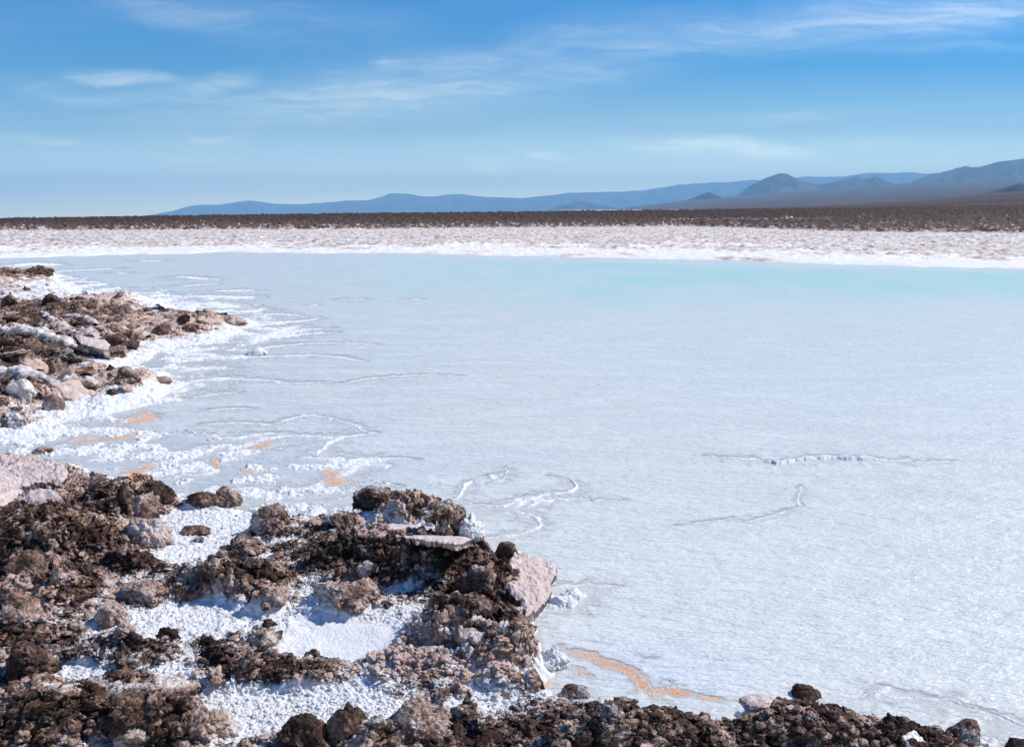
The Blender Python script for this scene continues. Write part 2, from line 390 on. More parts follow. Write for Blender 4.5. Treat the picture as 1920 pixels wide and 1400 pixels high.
for x, y, rx, ry in POOLS:
    gx, gy = ground(x, y, .05); gx1, _ = ground(x+rx, y, .05); _, gy1 = ground(x, y-ry, .05)
    r = np.sqrt(((GX-gx)/(gx1-gx))**2+((GY-gy)/(gy1-gy))**2)+.35*lfw
    pm = np.maximum(pm, 1-sstep(.72, 1.12, r))
hum *= land
blob = hum*(1-pm*.92)
# medium relief: eroded clods and ledges on the raised crust
raised = sstep(.01, .12, blob)
rg = ridge2(GX*3.1+.3*lfw, GY*4.2, 4, 51)
w1, w2, wr = worley2(GX*6.5+.35*lfw, GY*7.5+.35*lfw2, 61)
cl = np.clip(1-w1*1.25, 0, 1)**.7*(wr*.9+.1)
p1, p2, pr = worley2(GX*5+.9*lfw+.12*fbm2(GX*18, GY*18, 3, 63), GY*6.5+.9*lfw2+.12*fbm2(GX*18+9, GY*18, 3, 64), 65)
q1, q2, qr = worley2(GX*13+.6*lfw, GY*15+.25*fbm2(GX*30, GY*30, 3, 66), 67)
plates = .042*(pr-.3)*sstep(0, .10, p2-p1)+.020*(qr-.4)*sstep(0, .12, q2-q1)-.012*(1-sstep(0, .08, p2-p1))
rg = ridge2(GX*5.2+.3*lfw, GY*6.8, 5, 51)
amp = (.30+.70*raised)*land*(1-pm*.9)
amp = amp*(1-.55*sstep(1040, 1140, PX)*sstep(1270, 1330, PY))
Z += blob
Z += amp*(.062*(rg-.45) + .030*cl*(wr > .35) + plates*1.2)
w1b, w2b, wrb = worley2(GX*2.4+.4*lfw, GY*2.6+.4*lfw2, 67)
Z += shA*(.07*np.clip(1-w1b*1.3, 0, 1)*wrb + .08*np.clip(fbm2(GX*1.4, GY*2.2, 4, 71), 0, 1))
ZL = Z.copy()                                 # surface before the crumbs
lm = land > .003
def crumbs(mask, fx, s):
    o = np.zeros_like(Z); r = np.zeros_like(Z); a, b, c = worley2(GX[mask]*fx, GY[mask]*fx, s)
    o[mask] = np.sqrt(np.clip(1-(a*1.35)**2, 0, 1)); r[mask] = c; return o, r
k1, r1 = crumbs(lm, 22, 81); k2, r2 = crumbs(lm, 48, 83); nearm = lm & (GY < 9); k3, r3 = crumbs(nearm, 105, 87)
fb = np.zeros_like(Z); fb[lm] = fbm2(GX[lm]*30, GY[lm]*30, 4, 91, .65)

# ---- what the surface is made of, looked up where each point of it appears
SPX, SPY = project(GX, GY, ZL)
SPX = SPX + 26*lfw; SPY = SPY + 14*lfw2
def blobs(lst, soft=.45):
    m = np.zeros_like(Z)
    for q in lst:
        x, y, rx, ry = q[:4]; a = R(q[4]) if len(q) > 4 else 0; k = q[5] if len(q) > 5 else 1
        dx = SPX-x; dy = SPY-y; u = (dx*math.cos(a)+dy*math.sin(a))/rx; v = (-dx*math.sin(a)+dy*math.cos(a))/ry
        m = np.maximum(m, k*(1-sstep(1-soft, 1+soft, np.sqrt(u*u+v*v))))
    return m
brown = blobs([(740, 1040, 200, 42), (880, 1035, 110, 40), (700, 1080, 110, 22), (900, 1100, 110, 50), (900, 1165, 110, 45, 20), (900, 1220, 130, 22), (620, 1020, 70, 30), (180, 930, 110, 42), (110, 1000, 140, 60), (90, 1080, 150, 50), (200, 1050, 120, 30),
               (440, 1085, 140, 36), (330, 1100, 60, 24), (60, 1200, 120, 30), (230, 1225, 120, 20), (430, 1225, 60, 20), (520, 1262, 130, 26), (90, 1350, 140, 60), (300, 1350, 130, 50, 0, .8), (250, 1270, 40, 14),
               (1250, 1360, 260, 50, 4), (1500, 1340, 180, 46, 10), (1720, 1375, 150, 34, 12), (1450, 1400, 400, 30), (1850, 1400, 60, 14, 10), (570, 1385, 60, 30), (850, 1390, 130, 24), (1000, 1375, 80, 26), (700, 925, 34, 16), (820, 955, 50, 20), (390, 935, 60, 14), (600, 1000, 60, 22), (550, 1000, 100, 14, 0, .5),
               (90, 575, 150, 14), (60, 640, 130, 22), (40, 680, 110, 16), (180, 590, 100, 14), (320, 590, 110, 12, 0, .7), (60, 600, 90, 18), (40, 510, 70, 8), (60, 735, 90, 14, 0, .8), (30, 720, 60, 26, 0, .7), (20, 790, 60, 12, 0, .8), (130, 650, 120, 20), (250, 610, 80, 12), (190, 715, 90, 8, 0, .8)])
white = blobs([(540, 940, 130, 14), (640, 925, 60, 10), (610, 955, 60, 14, 0, .8), (400, 1165, 90, 30), (300, 1195, 90, 18, 0, .8), (440, 1305, 80, 40, 0, .8), (540, 1320, 120, 40), (700, 1335, 110, 36, 0, .85), (330, 1225, 70, 14, 0, .6), (470, 1160, 90, 22), (720, 1165, 70, 14), (870, 1330, 80, 24, 0, .75), (960, 1320, 60, 20, 0, .7), (690, 965, 60, 14, 0, .7), (820, 1085, 50, 14, 0, .5), (450, 1010, 60, 40, 0, .8), (60, 1215, 50, 10, 0, .5), (180, 1215, 60, 14, 0, .6), (660, 1275, 80, 14, 0, .5), (380, 1085, 90, 10, 0, .5), (230, 1085, 60, 14, 0, .55),
    (385, 985, 110, 32), (390, 1040, 125, 24), (340, 1165, 110, 40), (625, 1198, 120, 42), (480, 1335, 110, 46), (640, 1335, 110, 50), (110, 1262, 80, 18, 0, .9), (560, 945, 130, 22), (470, 930, 60, 12), (880, 975, 34, 26), (800, 985, 90, 12, 8, .8),
               (780, 1150, 60, 14), (560, 1160, 60, 20, 0, .8), (560, 1090, 34, 22, -30, .7), (690, 1130, 60, 12, 30, .7), (1020, 1300, 60, 10), (950, 1310, 70, 22, 0, .7), (880, 1290, 80, 12, 0, .6), (1100, 1330, 40, 18, 30, .5), (1210, 1370, 30, 28, 50, .65), (120, 1385, 70, 18, 0, .7), (1330, 1395, 60, 12, 0, .5), (430, 1290, 60, 30, 0, .8),
               (200, 1170, 50, 22, 0, .6), (1040, 1230, 26, 24, 30), (1080, 1120, 44, 12, -10), (1600, 1325, 60, 12, 14), (1780, 1375, 60, 16, 10, .7), (280, 1090, 60, 18, 0, .55), (590, 1290, 60, 20, 0, .55), (740, 1290, 60, 20, 0, .5), (160, 1180, 60, 10, 0, .5), (520, 1180, 260, 60, 0, .45), (560, 1330, 330, 60, 0, .5), (330, 1190, 240, 50, 0, .45), (420, 1010, 190, 60, 0, .5), (560, 1100, 90, 40, -20, .55), (800, 1105, 90, 26, 10, .45), (930, 1310, 160, 34, 0, .5), (200, 1255, 180, 26, 0, .45), (700, 960, 150, 30, 8, .45), (120, 1100, 120, 30, 0, .3), (1240, 1375, 90, 24, 20, .45), (760, 1090, 50, 22, 0, .55), (700, 1075, 20, 14, 0, .5), (220, 885, 90, 14, 15), (340, 925, 90, 10, 8),
               (330, 660, 130, 16, -5), (430, 625, 60, 14, -12), (200, 680, 130, 9), (200, 755, 130, 22, -12), (60, 555, 140, 8, 3), (260, 560, 150, 12, 5), (120, 800, 130, 20, -6), (330, 745, 60, 12, -20), (140, 545, 120, 10, 8), (120, 830, 170, 20, 0), (150, 1250, 60, 10, 0, .7)])
pink = blobs([(430, 1120, 120, 24, 0, .8), (270, 1110, 70, 26), (60, 1130, 60, 40, 0, .8), (110, 1075, 30, 26), (210, 1175, 60, 20), (640, 1120, 80, 26), (800, 1190, 70, 50), (960, 1240, 110, 34), (1010, 1090, 50, 60), (1030, 1200, 50, 60, 40), (700, 1255, 140, 30), (620, 1280, 120, 18), (500, 975, 70, 34), (280, 950, 50, 26), (285, 1000, 60, 34),
              (780, 1340, 80, 34), (410, 1355, 60, 40), (60, 900, 120, 40), (760, 990, 140, 18), (300, 1290, 120, 14, 0, .8), (200, 1400, 60, 20), (330, 610, 150, 22), (420, 605, 60, 18), (250, 720, 90, 18), (130, 740, 90, 22), (90, 620, 120, 8, 5), (140, 545, 120, 12, 5), (60, 770, 120, 20), (850, 960, 40, 20), (1450, 1320, 60, 16, 0, .7), (1560, 1400, 90, 14, 0, .7), (1000, 1340, 60, 20, 0, .7), (200, 960, 60, 18, 0, .4)])
patch = fbm2(GX*3.5, GY*3.5, 5, 101, .6); patch2 = fbm2(GX*11, GY*11, 4, 105, .6)
tone = .55 + .60*patch*1.2 + .40*patch2 - .50*brown + .42*pink
tone = tone*land + (1-land)*.95
salt = .08 + .62*white*(1-.0*brown) + .50*patch2 + .45*patch - .42*brown + .12*(1-raised) + .5*pm
salt += .14*np.clip(.06-(ZL-.0), -.3, .06)/.06
shoreband = np.exp(-((land-.25)/.28)**2)
salt = salt + .55*shoreband
salt = np.where(land > .02, salt, 0)*sstep(0.02, .3, land) + (1-sstep(.02, .3, land))*(.78+.25*patch2)
stain = blobs([(270, 787, 34, 9, -12), (205, 822, 46, 6, -8), (263, 886, 28, 8, -18), (485, 840, 24, 5, -25), (405, 868, 10, 9), (470, 880, 26, 3, 12), (622, 895, 16, 12), (640, 906, 26, 7, 5), (1130, 1250, 70, 10, 24),
               (1185, 1282, 58, 10, 36), (1262, 1302, 62, 9, 2), (1330, 1312, 60, 6, 6, .7), (1090, 1262, 30, 8, 30, .8), (1015, 1276, 40, 8, 10, .9), (155, 830, 36, 4, -3, .8), (1215, 1305, 50, 12, 20, .6), (305, 715, 14, 4, 0, .9), (1210, 1245, 34, 5, 0, .5), (1060, 1222, 20, 9, 20, .6), (230, 790, 30, 5, -6, .7)], .8)
stain *= np.clip(.9+.7*patch2+.3*patch, .45, 1)
Z = np.where((land < .5) & (stain > .001), np.maximum(Z, Z+(-.0012-Z)*sstep(.0, .60, stain)), Z)
# crumbs now that the stuff is known: salt nodules on the salt, clods on the mud
sal = sstep(.25, .6, salt)
rsp = GY*GY/3520*np.gradient(PYS)[:, None]/1.1
fk1, fk2, fk3, fkb = (1-sstep(a, b, rsp) for a, b in ((.022, .06), (.012, .03), (.006, .014), (.03, .08)))
far1, _, far1r = worley2(GX*5.5, GY*4.0, 95)
Z += land*(1-fk1)*.05*np.sqrt(np.clip(1-(far1*1.25)**2, 0, 1))*far1r
icy = blobs([(625, 1198, 120, 42)], .15)
ca = land*(1-.85*icy)
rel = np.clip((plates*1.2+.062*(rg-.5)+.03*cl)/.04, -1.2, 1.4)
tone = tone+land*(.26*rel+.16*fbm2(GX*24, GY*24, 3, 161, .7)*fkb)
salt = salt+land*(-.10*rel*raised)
Z += ca*(.020*fk1*k1*(r1 > .3)*(.35+.65*r1)*(.6+.4*raised)*(1-.45*sal) + .011*fk2*k2*(.3+.7*r2)*(1-.55*sal) + .0045*fk3*k3*(.3+.7*r3) + .018*fkb*fb*(1-.5*sal))
prox = np.maximum(sstep(-2.6, .1, dA)*1.0, sstep(-.55, .05, dB)*.8)*np.maximum(sstep(-.3, .5, dS), .0)
em = fbm2(GX*1.5, GY*1.9, 6, 123, .66)+.44*prox-.33
em = em*(1-.9*np.clip(stain*2, 0, 1))
zone = (1-np.clip(stain*2, 0, 1))*blobs([(400, 848, 230, 15, -4), (290, 868, 130, 14, 8), (600, 874, 110, 9), (545, 925, 150, 13), (230, 842, 120, 8), (760, 935, 60, 10, 10), (660, 860, 60, 6)], .6)
em = np.maximum(np.clip(em, 0, .5), zone*np.clip(.16+.35*fbm2(GX*4, GY*4, 5, 124, .66), 0, .22))*(1-land)
ek, _, er = worley2(GX*24, GY*24, 125); ek = ek*fk1+.45*(1-fk1)
Z += (1-land)*shelf*(.004*fbm2(GX*14, GY*14, 3, 121)) + np.minimum(em*.13, .030)*(.55+.45*np.sqrt(np.clip(1-(ek*1.3)**2, 0, 1))+.5*fbm2(GX*11, GY*11, 4, 127, .65))
salt = salt+(1-land)*(.30*sstep(0, .08, em)); tone = tone-(1-land)*.25*np.clip(er-.8, 0, 1)*sstep(0, .1, em)*(fbm2(GX*2, GY*2, 3, 129) > .1)

# ---- thin ridges of salt crust that break the water
LINES = [  # points, half width (m), height above the water (m)
    ([(638, 718), (672, 712), (711, 707), (766, 703), (820, 702), (865, 703)], .03, .006), ([(490, 655), (502, 651), (535, 647), (570, 644), (646, 642), (711, 645)], .045, .006),
    ([(440, 667), (480, 668), (530, 667), (581, 665), (630, 669), (679, 677)], .05, .007), ([(390, 707), (456, 711), (505, 712), (540, 719), (603, 716)], .04, .005),
    ([(500, 795), (528, 789), (557, 781), (575, 779), (603, 781), (620, 785), (635, 789), (657, 795), (668, 801), (679, 806), (700, 812)], .028, .010), ([(440, 822), (456, 819), (480, 815), (521, 812)], .035, .009),
    ([(470, 828), (494, 822), (530, 818), (557, 816), (608, 819), (646, 818), (700, 812)], .03, .008), ([(592, 852), (600, 845), (608, 838), (611, 832), (625, 825), (646, 818)], .022, .008),
    ([(380, 795), (430, 792), (500, 795)], .03, .005), ([(440, 560), (483, 555)], .06, .004), ([(440, 545), (483, 544)], .08, .006), ([(502, 588), (535, 589), (570, 592)], .05, .006),
    ([(467, 603), (520, 603), (562, 602), (585, 599), (603, 595)], .05, .008), ([(470, 645), (494, 632), (520, 622), (562, 610)], .08, .008), ([(480, 640), (516, 629), (570, 618), (625, 614)], .05, .005), ([(520, 632), (570, 626), (625, 622)], .04, .004),
    ([(630, 561), (692, 561)], .05, .005), ([(580, 572), (594, 571)], .06, .008), ([(768, 560), (790, 560)], .04, .004), ([(257, 489), (305, 489)], .16, .01), ([(100, 508), (160, 506), (225, 503)], .12, .012), ([(215, 512), (240, 512)], .08, .008),
    ([(322, 520), (345, 519), (370, 522), (405, 524)], .12, .016), ([(37, 499), (60, 495), (97, 498)], .35, .05), ([(330, 537), (380, 533), (410, 532)], .08, .008), ([(400, 545), (450, 545)], .09, .01), ([(360, 555), (420, 556), (470, 560)], .12, .01),
    ([(350, 568), (400, 570), (450, 576)], .14, .01), ([(470, 585), (500, 577)], .06, .005), ([(340, 695), (380, 690), (440, 690)], .07, .010), ([(350, 715), (400, 712), (430, 708)], .06, .008), ([(360, 745), (420, 736), (450, 735)], .03, .004), ([(380, 770), (430, 765), (470, 765)], .03, .006),
    ([(330, 688), (300, 690)], .07, .01), ([(360, 660), (420, 672), (470, 668)], .07, .01), ([(330, 735), (350, 728)], .06, .01),
    ([(852, 936), (860, 930), (866, 921), (870, 913), (876, 906), (887, 900)], .020, .009), ([(949, 873), (951, 882), (951, 890), (941, 900), (920, 905)], .016, .006), ([(925, 896), (918, 889)], .02, .007),
    ([(878, 942), (903, 947), (925, 949), (945, 948), (962, 942), (976, 936), (1007, 932), (1028, 926), (1066, 923), (1075, 917), (1080, 909), (1072, 902), (1060, 896), (1028, 890)], .022, .012),
    ([(966, 950), (975, 942), (990, 937), (1010, 934)], .018, .009), ([(987, 950), (996, 946), (1007, 942), (1039, 937), (1070, 935), (1101, 936), (1132, 939), (1174, 937)], .018, .010), ([(966, 955), (991, 963), (1007, 973), (1014, 984), (1007, 990), (997, 995), (966, 1003), (937, 1007), (910, 1007)], .020, .008),
    ([(1421, 861), (1440, 866), (1459, 868), (1478, 866), (1497, 863), (1520, 860), (1546, 858), (1575, 858), (1604, 860), (1648, 860), (1677, 863)], .040, .026), ([(1319, 854), (1370, 857), (1421, 861)], .025, .003), ([(1677, 863), (1735, 865), (1794, 864)], .02, .006),
    ([(1269, 984), (1290, 981), (1340, 976), (1377, 968)], .010, .002), ([(1377, 972), (1403, 976), (1430, 970), (1459, 963), (1480, 955), (1499, 946)], .012, .003), ([(1499, 946), (1494, 936), (1497, 928), (1502, 918), (1500, 908)], .009, .002),
    ([(1630, 1306), (1650, 1299), (1672, 1288)], .020, .006), ([(1672, 1306), (1730, 1309), (1793, 1315), (1853, 1333), (1914, 1357), (1960, 1380)], .016, .004), ([(1035, 1138), (1050, 1128), (1075, 1120), (1105, 1118)], .05, .035), ([(1040, 1100), (1100, 1094), (1165, 1098)], .012, .003),
    ([(640, 864), (690, 862), (740, 858), (790, 861)], .018, .005), ([(560, 856), (600, 858), (640, 864)], .02, .008), ([(690, 862), (660, 880), (640, 892)], .04, .006), ([(700, 870), (730, 872), (720, 880)], .012, .004)]
def inline(px, x, y): pass
hr = fbm2(GX*9, GY*9, 4, 131, .65)
for pts, hw, hh in LINES:
    ys = [p[1] for p in pts]; xs = [p[0] for p in pts]
    r0 = max(0, np.searchsorted(PYS, min(ys)-22)); r1_ = min(len(PYS), np.searchsorted(PYS, max(ys)+22))
    c0 = max(0, np.searchsorted(PXS, min(xs)-40)); c1_ = min(len(PXS), np.searchsorted(PXS, max(xs)+40))
    X = GX[r0:r1_, c0:c1_]; Y = GY[r0:r1_, c0:c1_]; P = [ground(a, b, 0) for a, b in pts]
    X2 = X + hw*1.6*noise2(X/(hw*7), Y/(hw*7), 7); Y2 = Y + hw*1.6*noise2(X/(hw*7)+9, Y/(hw*7), 9)
    d = np.full(X.shape, 1e9); tt = np.zeros(X.shape); n = len(P)-1
    for k in range(n):
        ax, ay = P[k]; bx, by = P[k+1]; ex, ey = bx-ax, by-ay; L2 = ex*ex+ey*ey+1e-9
        t = np.clip(((X2-ax)*ex+(Y2-ay)*ey)/L2, 0, 1); dd = (X2-ax-ex*t)**2+(Y2-ay-ey*t)**2
        c = dd < d; d = np.where(c, dd, d); tt = np.where(c, (k+t)/n, tt)
    hw = np.sqrt((hw*1.45)**2+(Y*Y/3520*.85)**2)
    hh = hh*1.0 if hh < .03 else hh
    d = np.sqrt(d); taper = np.clip(np.minimum(tt, 1-tt)*6, .25, 1)
    w = hw*np.clip(1+1.3*hr[r0:r1_, c0:c1_], .3, 2.4)*taper**.5
    prof = np.exp(-(d/w)**2)
    base = Z[r0:r1_, c0:c1_]; crest = hh*taper*(1+.6*hr[r0:r1_, c0:c1_])
    if hh > .02:
        e1, _, e3 = worley2(X*38, Y*38, 5); crest = crest*(.9+.12*np.sqrt(np.clip(1-(e1*1.2)**2, 0, 1)))
    tgt = base + (np.maximum(base, crest)-base)*prof**.8
    # a broad, barely submerged foot on either side of the crest
    foot = -.0022+.0*d; pf = np.exp(-(d/(w*5.5))**2)
    tgt = np.maximum(tgt, base+(np.maximum(base, foot)-base)*pf)
    Z[r0:r1_, c0:c1_] = tgt
    s_l = salt[r0:r1_, c0:c1_]; salt[r0:r1_, c0:c1_] = np.maximum(s_l, prof*1.1*(land[r0:r1_, c0:c1_] < .5))
# sideways crumble so the clods overhang a little
ov = np.zeros_like(Z); ov[lm] = fbm2(GX[lm]*17, GY[lm]*17, 3, 141, .6); ov2 = np.zeros_like(Z); ov2[lm] = fbm2(GX[lm]*17+31, GY[lm]*17, 3, 143, .6)
HX = GX + .028*ov*ca*(1-.5*sal); HY = GY + .020*ov2*ca*(1-.5*sal) - .05*raised*np.clip(rg-.55, 0, 1)*ca
P3 = np.stack([GX[lm]*16, GY[lm]*16, Z[lm]*70], -1).astype(np.float64)
s1 = fbm3(P3, 3, 171, .6); s2 = fbm3(P3*1.9+40, 3, 173, .6); kk_ = (fkb*ca*(1-.72*sal))[lm]
HY[lm] -= .020*s1*kk_; HX[lm] += .014*s2*kk_
tone[lm] += .26*s2*fkb[lm]; salt[lm] += (.26*s1*(1-.8*sal[lm])+.06+.10*sal[lm])*fkb[lm]
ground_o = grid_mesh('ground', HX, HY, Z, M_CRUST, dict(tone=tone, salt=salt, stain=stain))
tag(ground_o, 'brown and white salt crusted bank and pale lake bed', 'ground', kind='structure')

def hsample(x, y):
    px, py = project(x, y, np.zeros_like(np.asarray(x, float)))
    c = np.interp(px, PXS, np.arange(len(PXS))); r = np.interp(py, PYS, np.arange(len(PYS)))
    i = np.clip(r.astype(int), 0, len(PYS)-2); j = np.clip(c.astype(int), 0, len(PXS)-2); a = r-i; b = c-j
    def S(A): return A[i, j]*(1-a)*(1-b)+A[i+1, j]*a*(1-b)+A[i, j+1]*(1-a)*b+A[i+1, j+1]*a*b
    return S
def H(x, y, A=None): return hsample(x, y)(ZL if A is None else A)
def hit(px, py):
    """the point of the ground seen at a photograph pixel"""
    u, v = pix_dir(px, py); t = np.linspace(2.0, 60, 1) if False else np.geomspace(1.8, 70, 1500)
    z = CAMZ+v*t; h = np.maximum(H(u*t, t), -.02); k = np.argmax(z <= h)
    return u*t[k], t[k], h[k]

# ---------------------------------------------------------------- water
def water_material():
    m, nt, b = new_mat('milky_water'); g = NB(nt)
    dep, turq, oc = g.attr('depth'), g.attr('turquoise'), g.attr('cloud')
    n1 = g.noise(.5, 4, .55, None, (1, 2.2, 1))
    c = g.mix(g.rng(n1, .35, .65), (0.575, 0.605, 0.575), (0.635, 0.655, 0.61))
    c = g.mix(g.rng(g.noise(2.2, 6, .62, None, (.5, 1.6, 1), R(10), .6), .45, .66, 0, .75), c, (0.78, 0.79, 0.745))  # pale streaks: sheen of the water painted into its base colour
    c = g.mix(g.rng(g.noise(1.1, 5, .6, None, (.6, 1.5, 1), R(-14), .3), .45, .75, 0, .5), c, (0.50, 0.545, 0.58))
    c = g.mix(g.math('MULTIPLY', g.attr('milk'), .6), c, (0.76, 0.77, 0.72))
    c = g.mix(turq, c, (0.46, 0.70, 0.62))
    c = g.mix(oc, c, (0.66, 0.69, 0.72))
    nt.links.new(c, b.inputs['Base Color']); b.inputs['Roughness'].default_value = .34; b.inputs['Specular IOR Level'].default_value = .38; b.inputs['IOR'].default_value = 1.33
    nt.links.new(g.rng(dep, 0, 1), b.inputs['Alpha'])
    r1 = g.noise(26, 3, .55, None, (.45, 1.25, 1), R(18), .5); r2 = g.noise(8, 3, .5, None, (.5, 1.4, 1), R(12), .4); r3 = g.noise(60, 2, .5, None, (.6, 1.3, 1), R(24))
    h = g.math('ADD', g.math('MULTIPLY', r1, .9), g.math('MULTIPLY', r2, 1.5)); h = g.math('ADD', h, g.math('MULTIPLY', r3, .3))
    nt.links.new(g.bump(h, .019, 1.0), b.inputs['Normal'])
    return m
wr_, wc_ = lowidx(len(PYS), 3), lowidx(len(PXS), 2)
WX, WY = GX[np.ix_(wr_, wc_)], GY[np.ix_(wr_, wc_)]
zb = Z[np.ix_(wr_, wc_)]
depth = 1-np.exp(-np.clip(-zb, 0, 1)*150)
depth = np.clip(depth, 0, 1)
spx, spy = PX[np.ix_(wr_, wc_)], PY[np.ix_(wr_, wc_)]
tq = sstep(605, 512, spy+18*fbm2(WX*.25, WY*.12, 4, 151)*2)*sstep(300, 1250, spx)
tq = tq*(.75+.5*fbm2(WX*.5, WY*.2, 4, 152)) + .10*sstep(900, 1500, spx)*sstep(900, 600, spy)
tq *= 1-.75*sstep(14, 4, spy-np.interp(spx, [0, 400, 700, 1000, 1280, 1800, 2000], [483, 473, 475, 481, 488, 501, 505]))
cl_ = np.exp(-((spx-1200)/260.)**2-((spy-1255-(spx-1200)*.1)/60.)**2)*.8+np.exp(-((spx-420)/330.)**2-((spy-865)/60.)**2)*.7
milk = sstep(350, 1300, spx+(spy-600)*.3+60*fbm2(WX*.3, WY*.3, 3, 158))*.8+.35*sstep(850, 1250, spy)*sstep(850, 1200, spx)
water = grid_mesh('water', WX, WY, np.zeros_like(WX), water_material(), dict(depth=depth, milk=np.clip(milk, 0, 1), turquoise=np.clip(tq, 0, 1), cloud=np.clip(cl_, 0, 1)))
tag(water, 'milky pale blue lagoon water with fine ripples', 'water', kind='structure')

# ---------------------------------------------------------------- far shore, rubble field, plains and mountains
def far_material():
    m, nt, b = new_mat('far_crust'); g = NB(nt)
    tone = g.attr('tone'); n = g.noise(1.8, 4, .65, None, (1, .5, 1)); n0 = g.noise(.25, 4, .6, None, (1, .4, 1))
    t = g.math('ADD', tone, g.rng(n, .3, .7, -.12, .12))
    c = g.mix(g.rng(t, 0, .35), (0.038, 0.021, 0.014), (0.135, 0.082, 0.060))
    c = g.mix(g.rng(t, .35, .7), c, (0.92, 0.83, 0.745))
    c = g.mix(g.rng(t, .8, 1.05), c, (0.84, 0.83, 0.83))
    c = g.mix(g.rng(n0, .3, .7, 0, .25), c, (.85, .8, .8), 'MULTIPLY')
    nt.links.new(c, b.inputs['Base Color']); b.inputs['Roughness'].default_value = .95; b.inputs['Specular IOR Level'].default_value = .2
    return m
M_FAR = far_material()
FC = axis([(-1800, -60, 10), (-60, 1980, 1.4), (1980, 3700, 10)])
FD = np.concatenate([np.geomspace(36, 130, 150), np.geomspace(130, 420, 150)[1:], np.geomspace(420, 700, 8)[1:]])
fpx, D = np.meshgrid(FC, FD)
FX = (fpx-CX)/F*D/c_*1.0; FY = D.copy()
# columns follow rays so that the sheet keeps its detail with distance
wl = np.interp(fpx, [-1800, 0, 200, 400, 700, 1000, 1280, 1500, 1800, 1920, 3700], [505, 484, 477, 473, 474, 480, 487, 492, 500, 503, 560])
_, wy = ground(0, wl, 0); _, wy = ground(np.full_like(wl, CX), wl, 0)
wy = wy*(1+.06*fbm2(FX*.12, FY*.08, 5, 201, .6)+.012*fbm2(FX*.9, FY*.4, 3, 202))
eb = np.interp(fpx, [-1800, 0, 640, 1100, 1280, 1400, 1520, 1600, 1920, 3700], [433, 432.5, 430.5, 426.5, 425, 428, 432.5, 435, 437.5, 440])
_, ey_ = ground(np.full_like(eb, CX), eb+.0, .25)
ey_ = ey_*(1+.03*fbm2(FX*.05, FY*.02, 4, 205)+.02*fbm2(FX*.4, FY*.1, 3, 206))
top = np.interp(fpx, [-1800, 0, 200, 400, 640, 960, 1280, 1400, 1600, 1920, 3700], [415, 411.5, 409, 405.5, 402.5, 399.5, 395.5, 394, 391.5, 386.5, 372])
D2 = 330.
ztop = CAMZ+(HZ-top)*D2/F/1.0
t_s = np.clip((D-wy)/3, -1, 1)
zz = -.2+.32*sstep(-1, .6, t_s) + .10*sstep(0, 1, (D-wy)/np.maximum(ey_-wy, 1))
fr = np.clip((D-ey_)/(D2-ey_), 0, 1)
rub = sstep(-.01, .03, (D-ey_)/ey_)
zz = zz*(1-rub)+rub*(.25+(ztop-.25)*fr**.85)
zz = np.where(D > D2, zz-(D-D2)*.012, zz)
salt_rough = sstep(.0, .12, (D-wy)/np.maximum(ey_-wy, 1))*(1-rub)
n_a, _, n_r = worley2(FX*1.3, FY*1.3, 211); n_b, _, n_r2 = worley2(FX*.6, FY*.45, 213)
zz += salt_rough*(.10*np.clip(1-n_a*1.3, 0, 1)*(n_r > .45)+.055*fbm2(FX*1.5, FY*.9, 4, 215, .6)) + (1-rub)*sstep(.3, 1., t_s)*(.06*fbm2(FX*1.6, FY*1.2, 4, 216, .6)+.07*np.clip(1-n_a*1.3, 0, 1)*(n_r > .6))
zz0 = zz.copy()
zz += rub*(.75*np.clip(1-n_b*1.2, 0, 1)*n_r2+.42*np.clip(1-n_a*1.2, 0, 1)*n_r + .35*fbm2(FX*.35, FY*.2, 5, 217, .65))
ft = .60+.10*fbm2(FX*.8, FY*.3, 4, 221)-.30*salt_rough*np.clip(n_r2-.6, 0, 1)*(n_b < .3)*.8-.10*salt_rough*(n_a < .30)*(n_r > .72)
ft += .45*(1-sstep(.01, .11, (D-wy)/np.maximum(ey_-wy, 1)+.22*fbm2(FX*.16, FY*.12, 5, 223, .65)))
ftr = .02+.16*(1-sstep(.1, .6, fr))+.34*fbm2(FX*.9, FY*.3, 4, 225, .7)+.16*(1-sstep(0, .22, fr))+.10*n_r-.04+.14*(n_a < .2)*(n_r2 > .78)-.05*sstep(900, 1700, fpx)
ft = ft*(1-rub)+ftr*rub
streak = np.exp(-((zz0-2.15)/.13)**2)*sstep(1080, 1290, fpx)*sstep(1640, 1480, fpx) if True else np.exp(-((D-np.interp(fpx, [1280, 1500], [226, 236]))/4)**2)*sstep(1080, 1290, fpx)*sstep(1640, 1480, fpx)
ft = np.maximum(ft, streak*.56*(.9+.5*fbm2(FX*.3, FY*.3, 3, 227)))
shore = (D < ey_.max()*1.2)
KS = int(np.searchsorted(FD, 128))
def sub(a, r0, r1): return a[r0:r1]
fs = grid_mesh('far_shore', FX, FY, np.where(rub > .5, np.minimum(zz, .2)*0-.4, zz)*1.0, M_FAR, dict(tone=ft)) if False else None
far_o = grid_mesh('terrain', FX, FY, zz, M_FAR, dict(tone=ft))
tag(far_o, 'white salt flat of the far shore with the dark rubble rise behind', 'terrain', kind='structure')

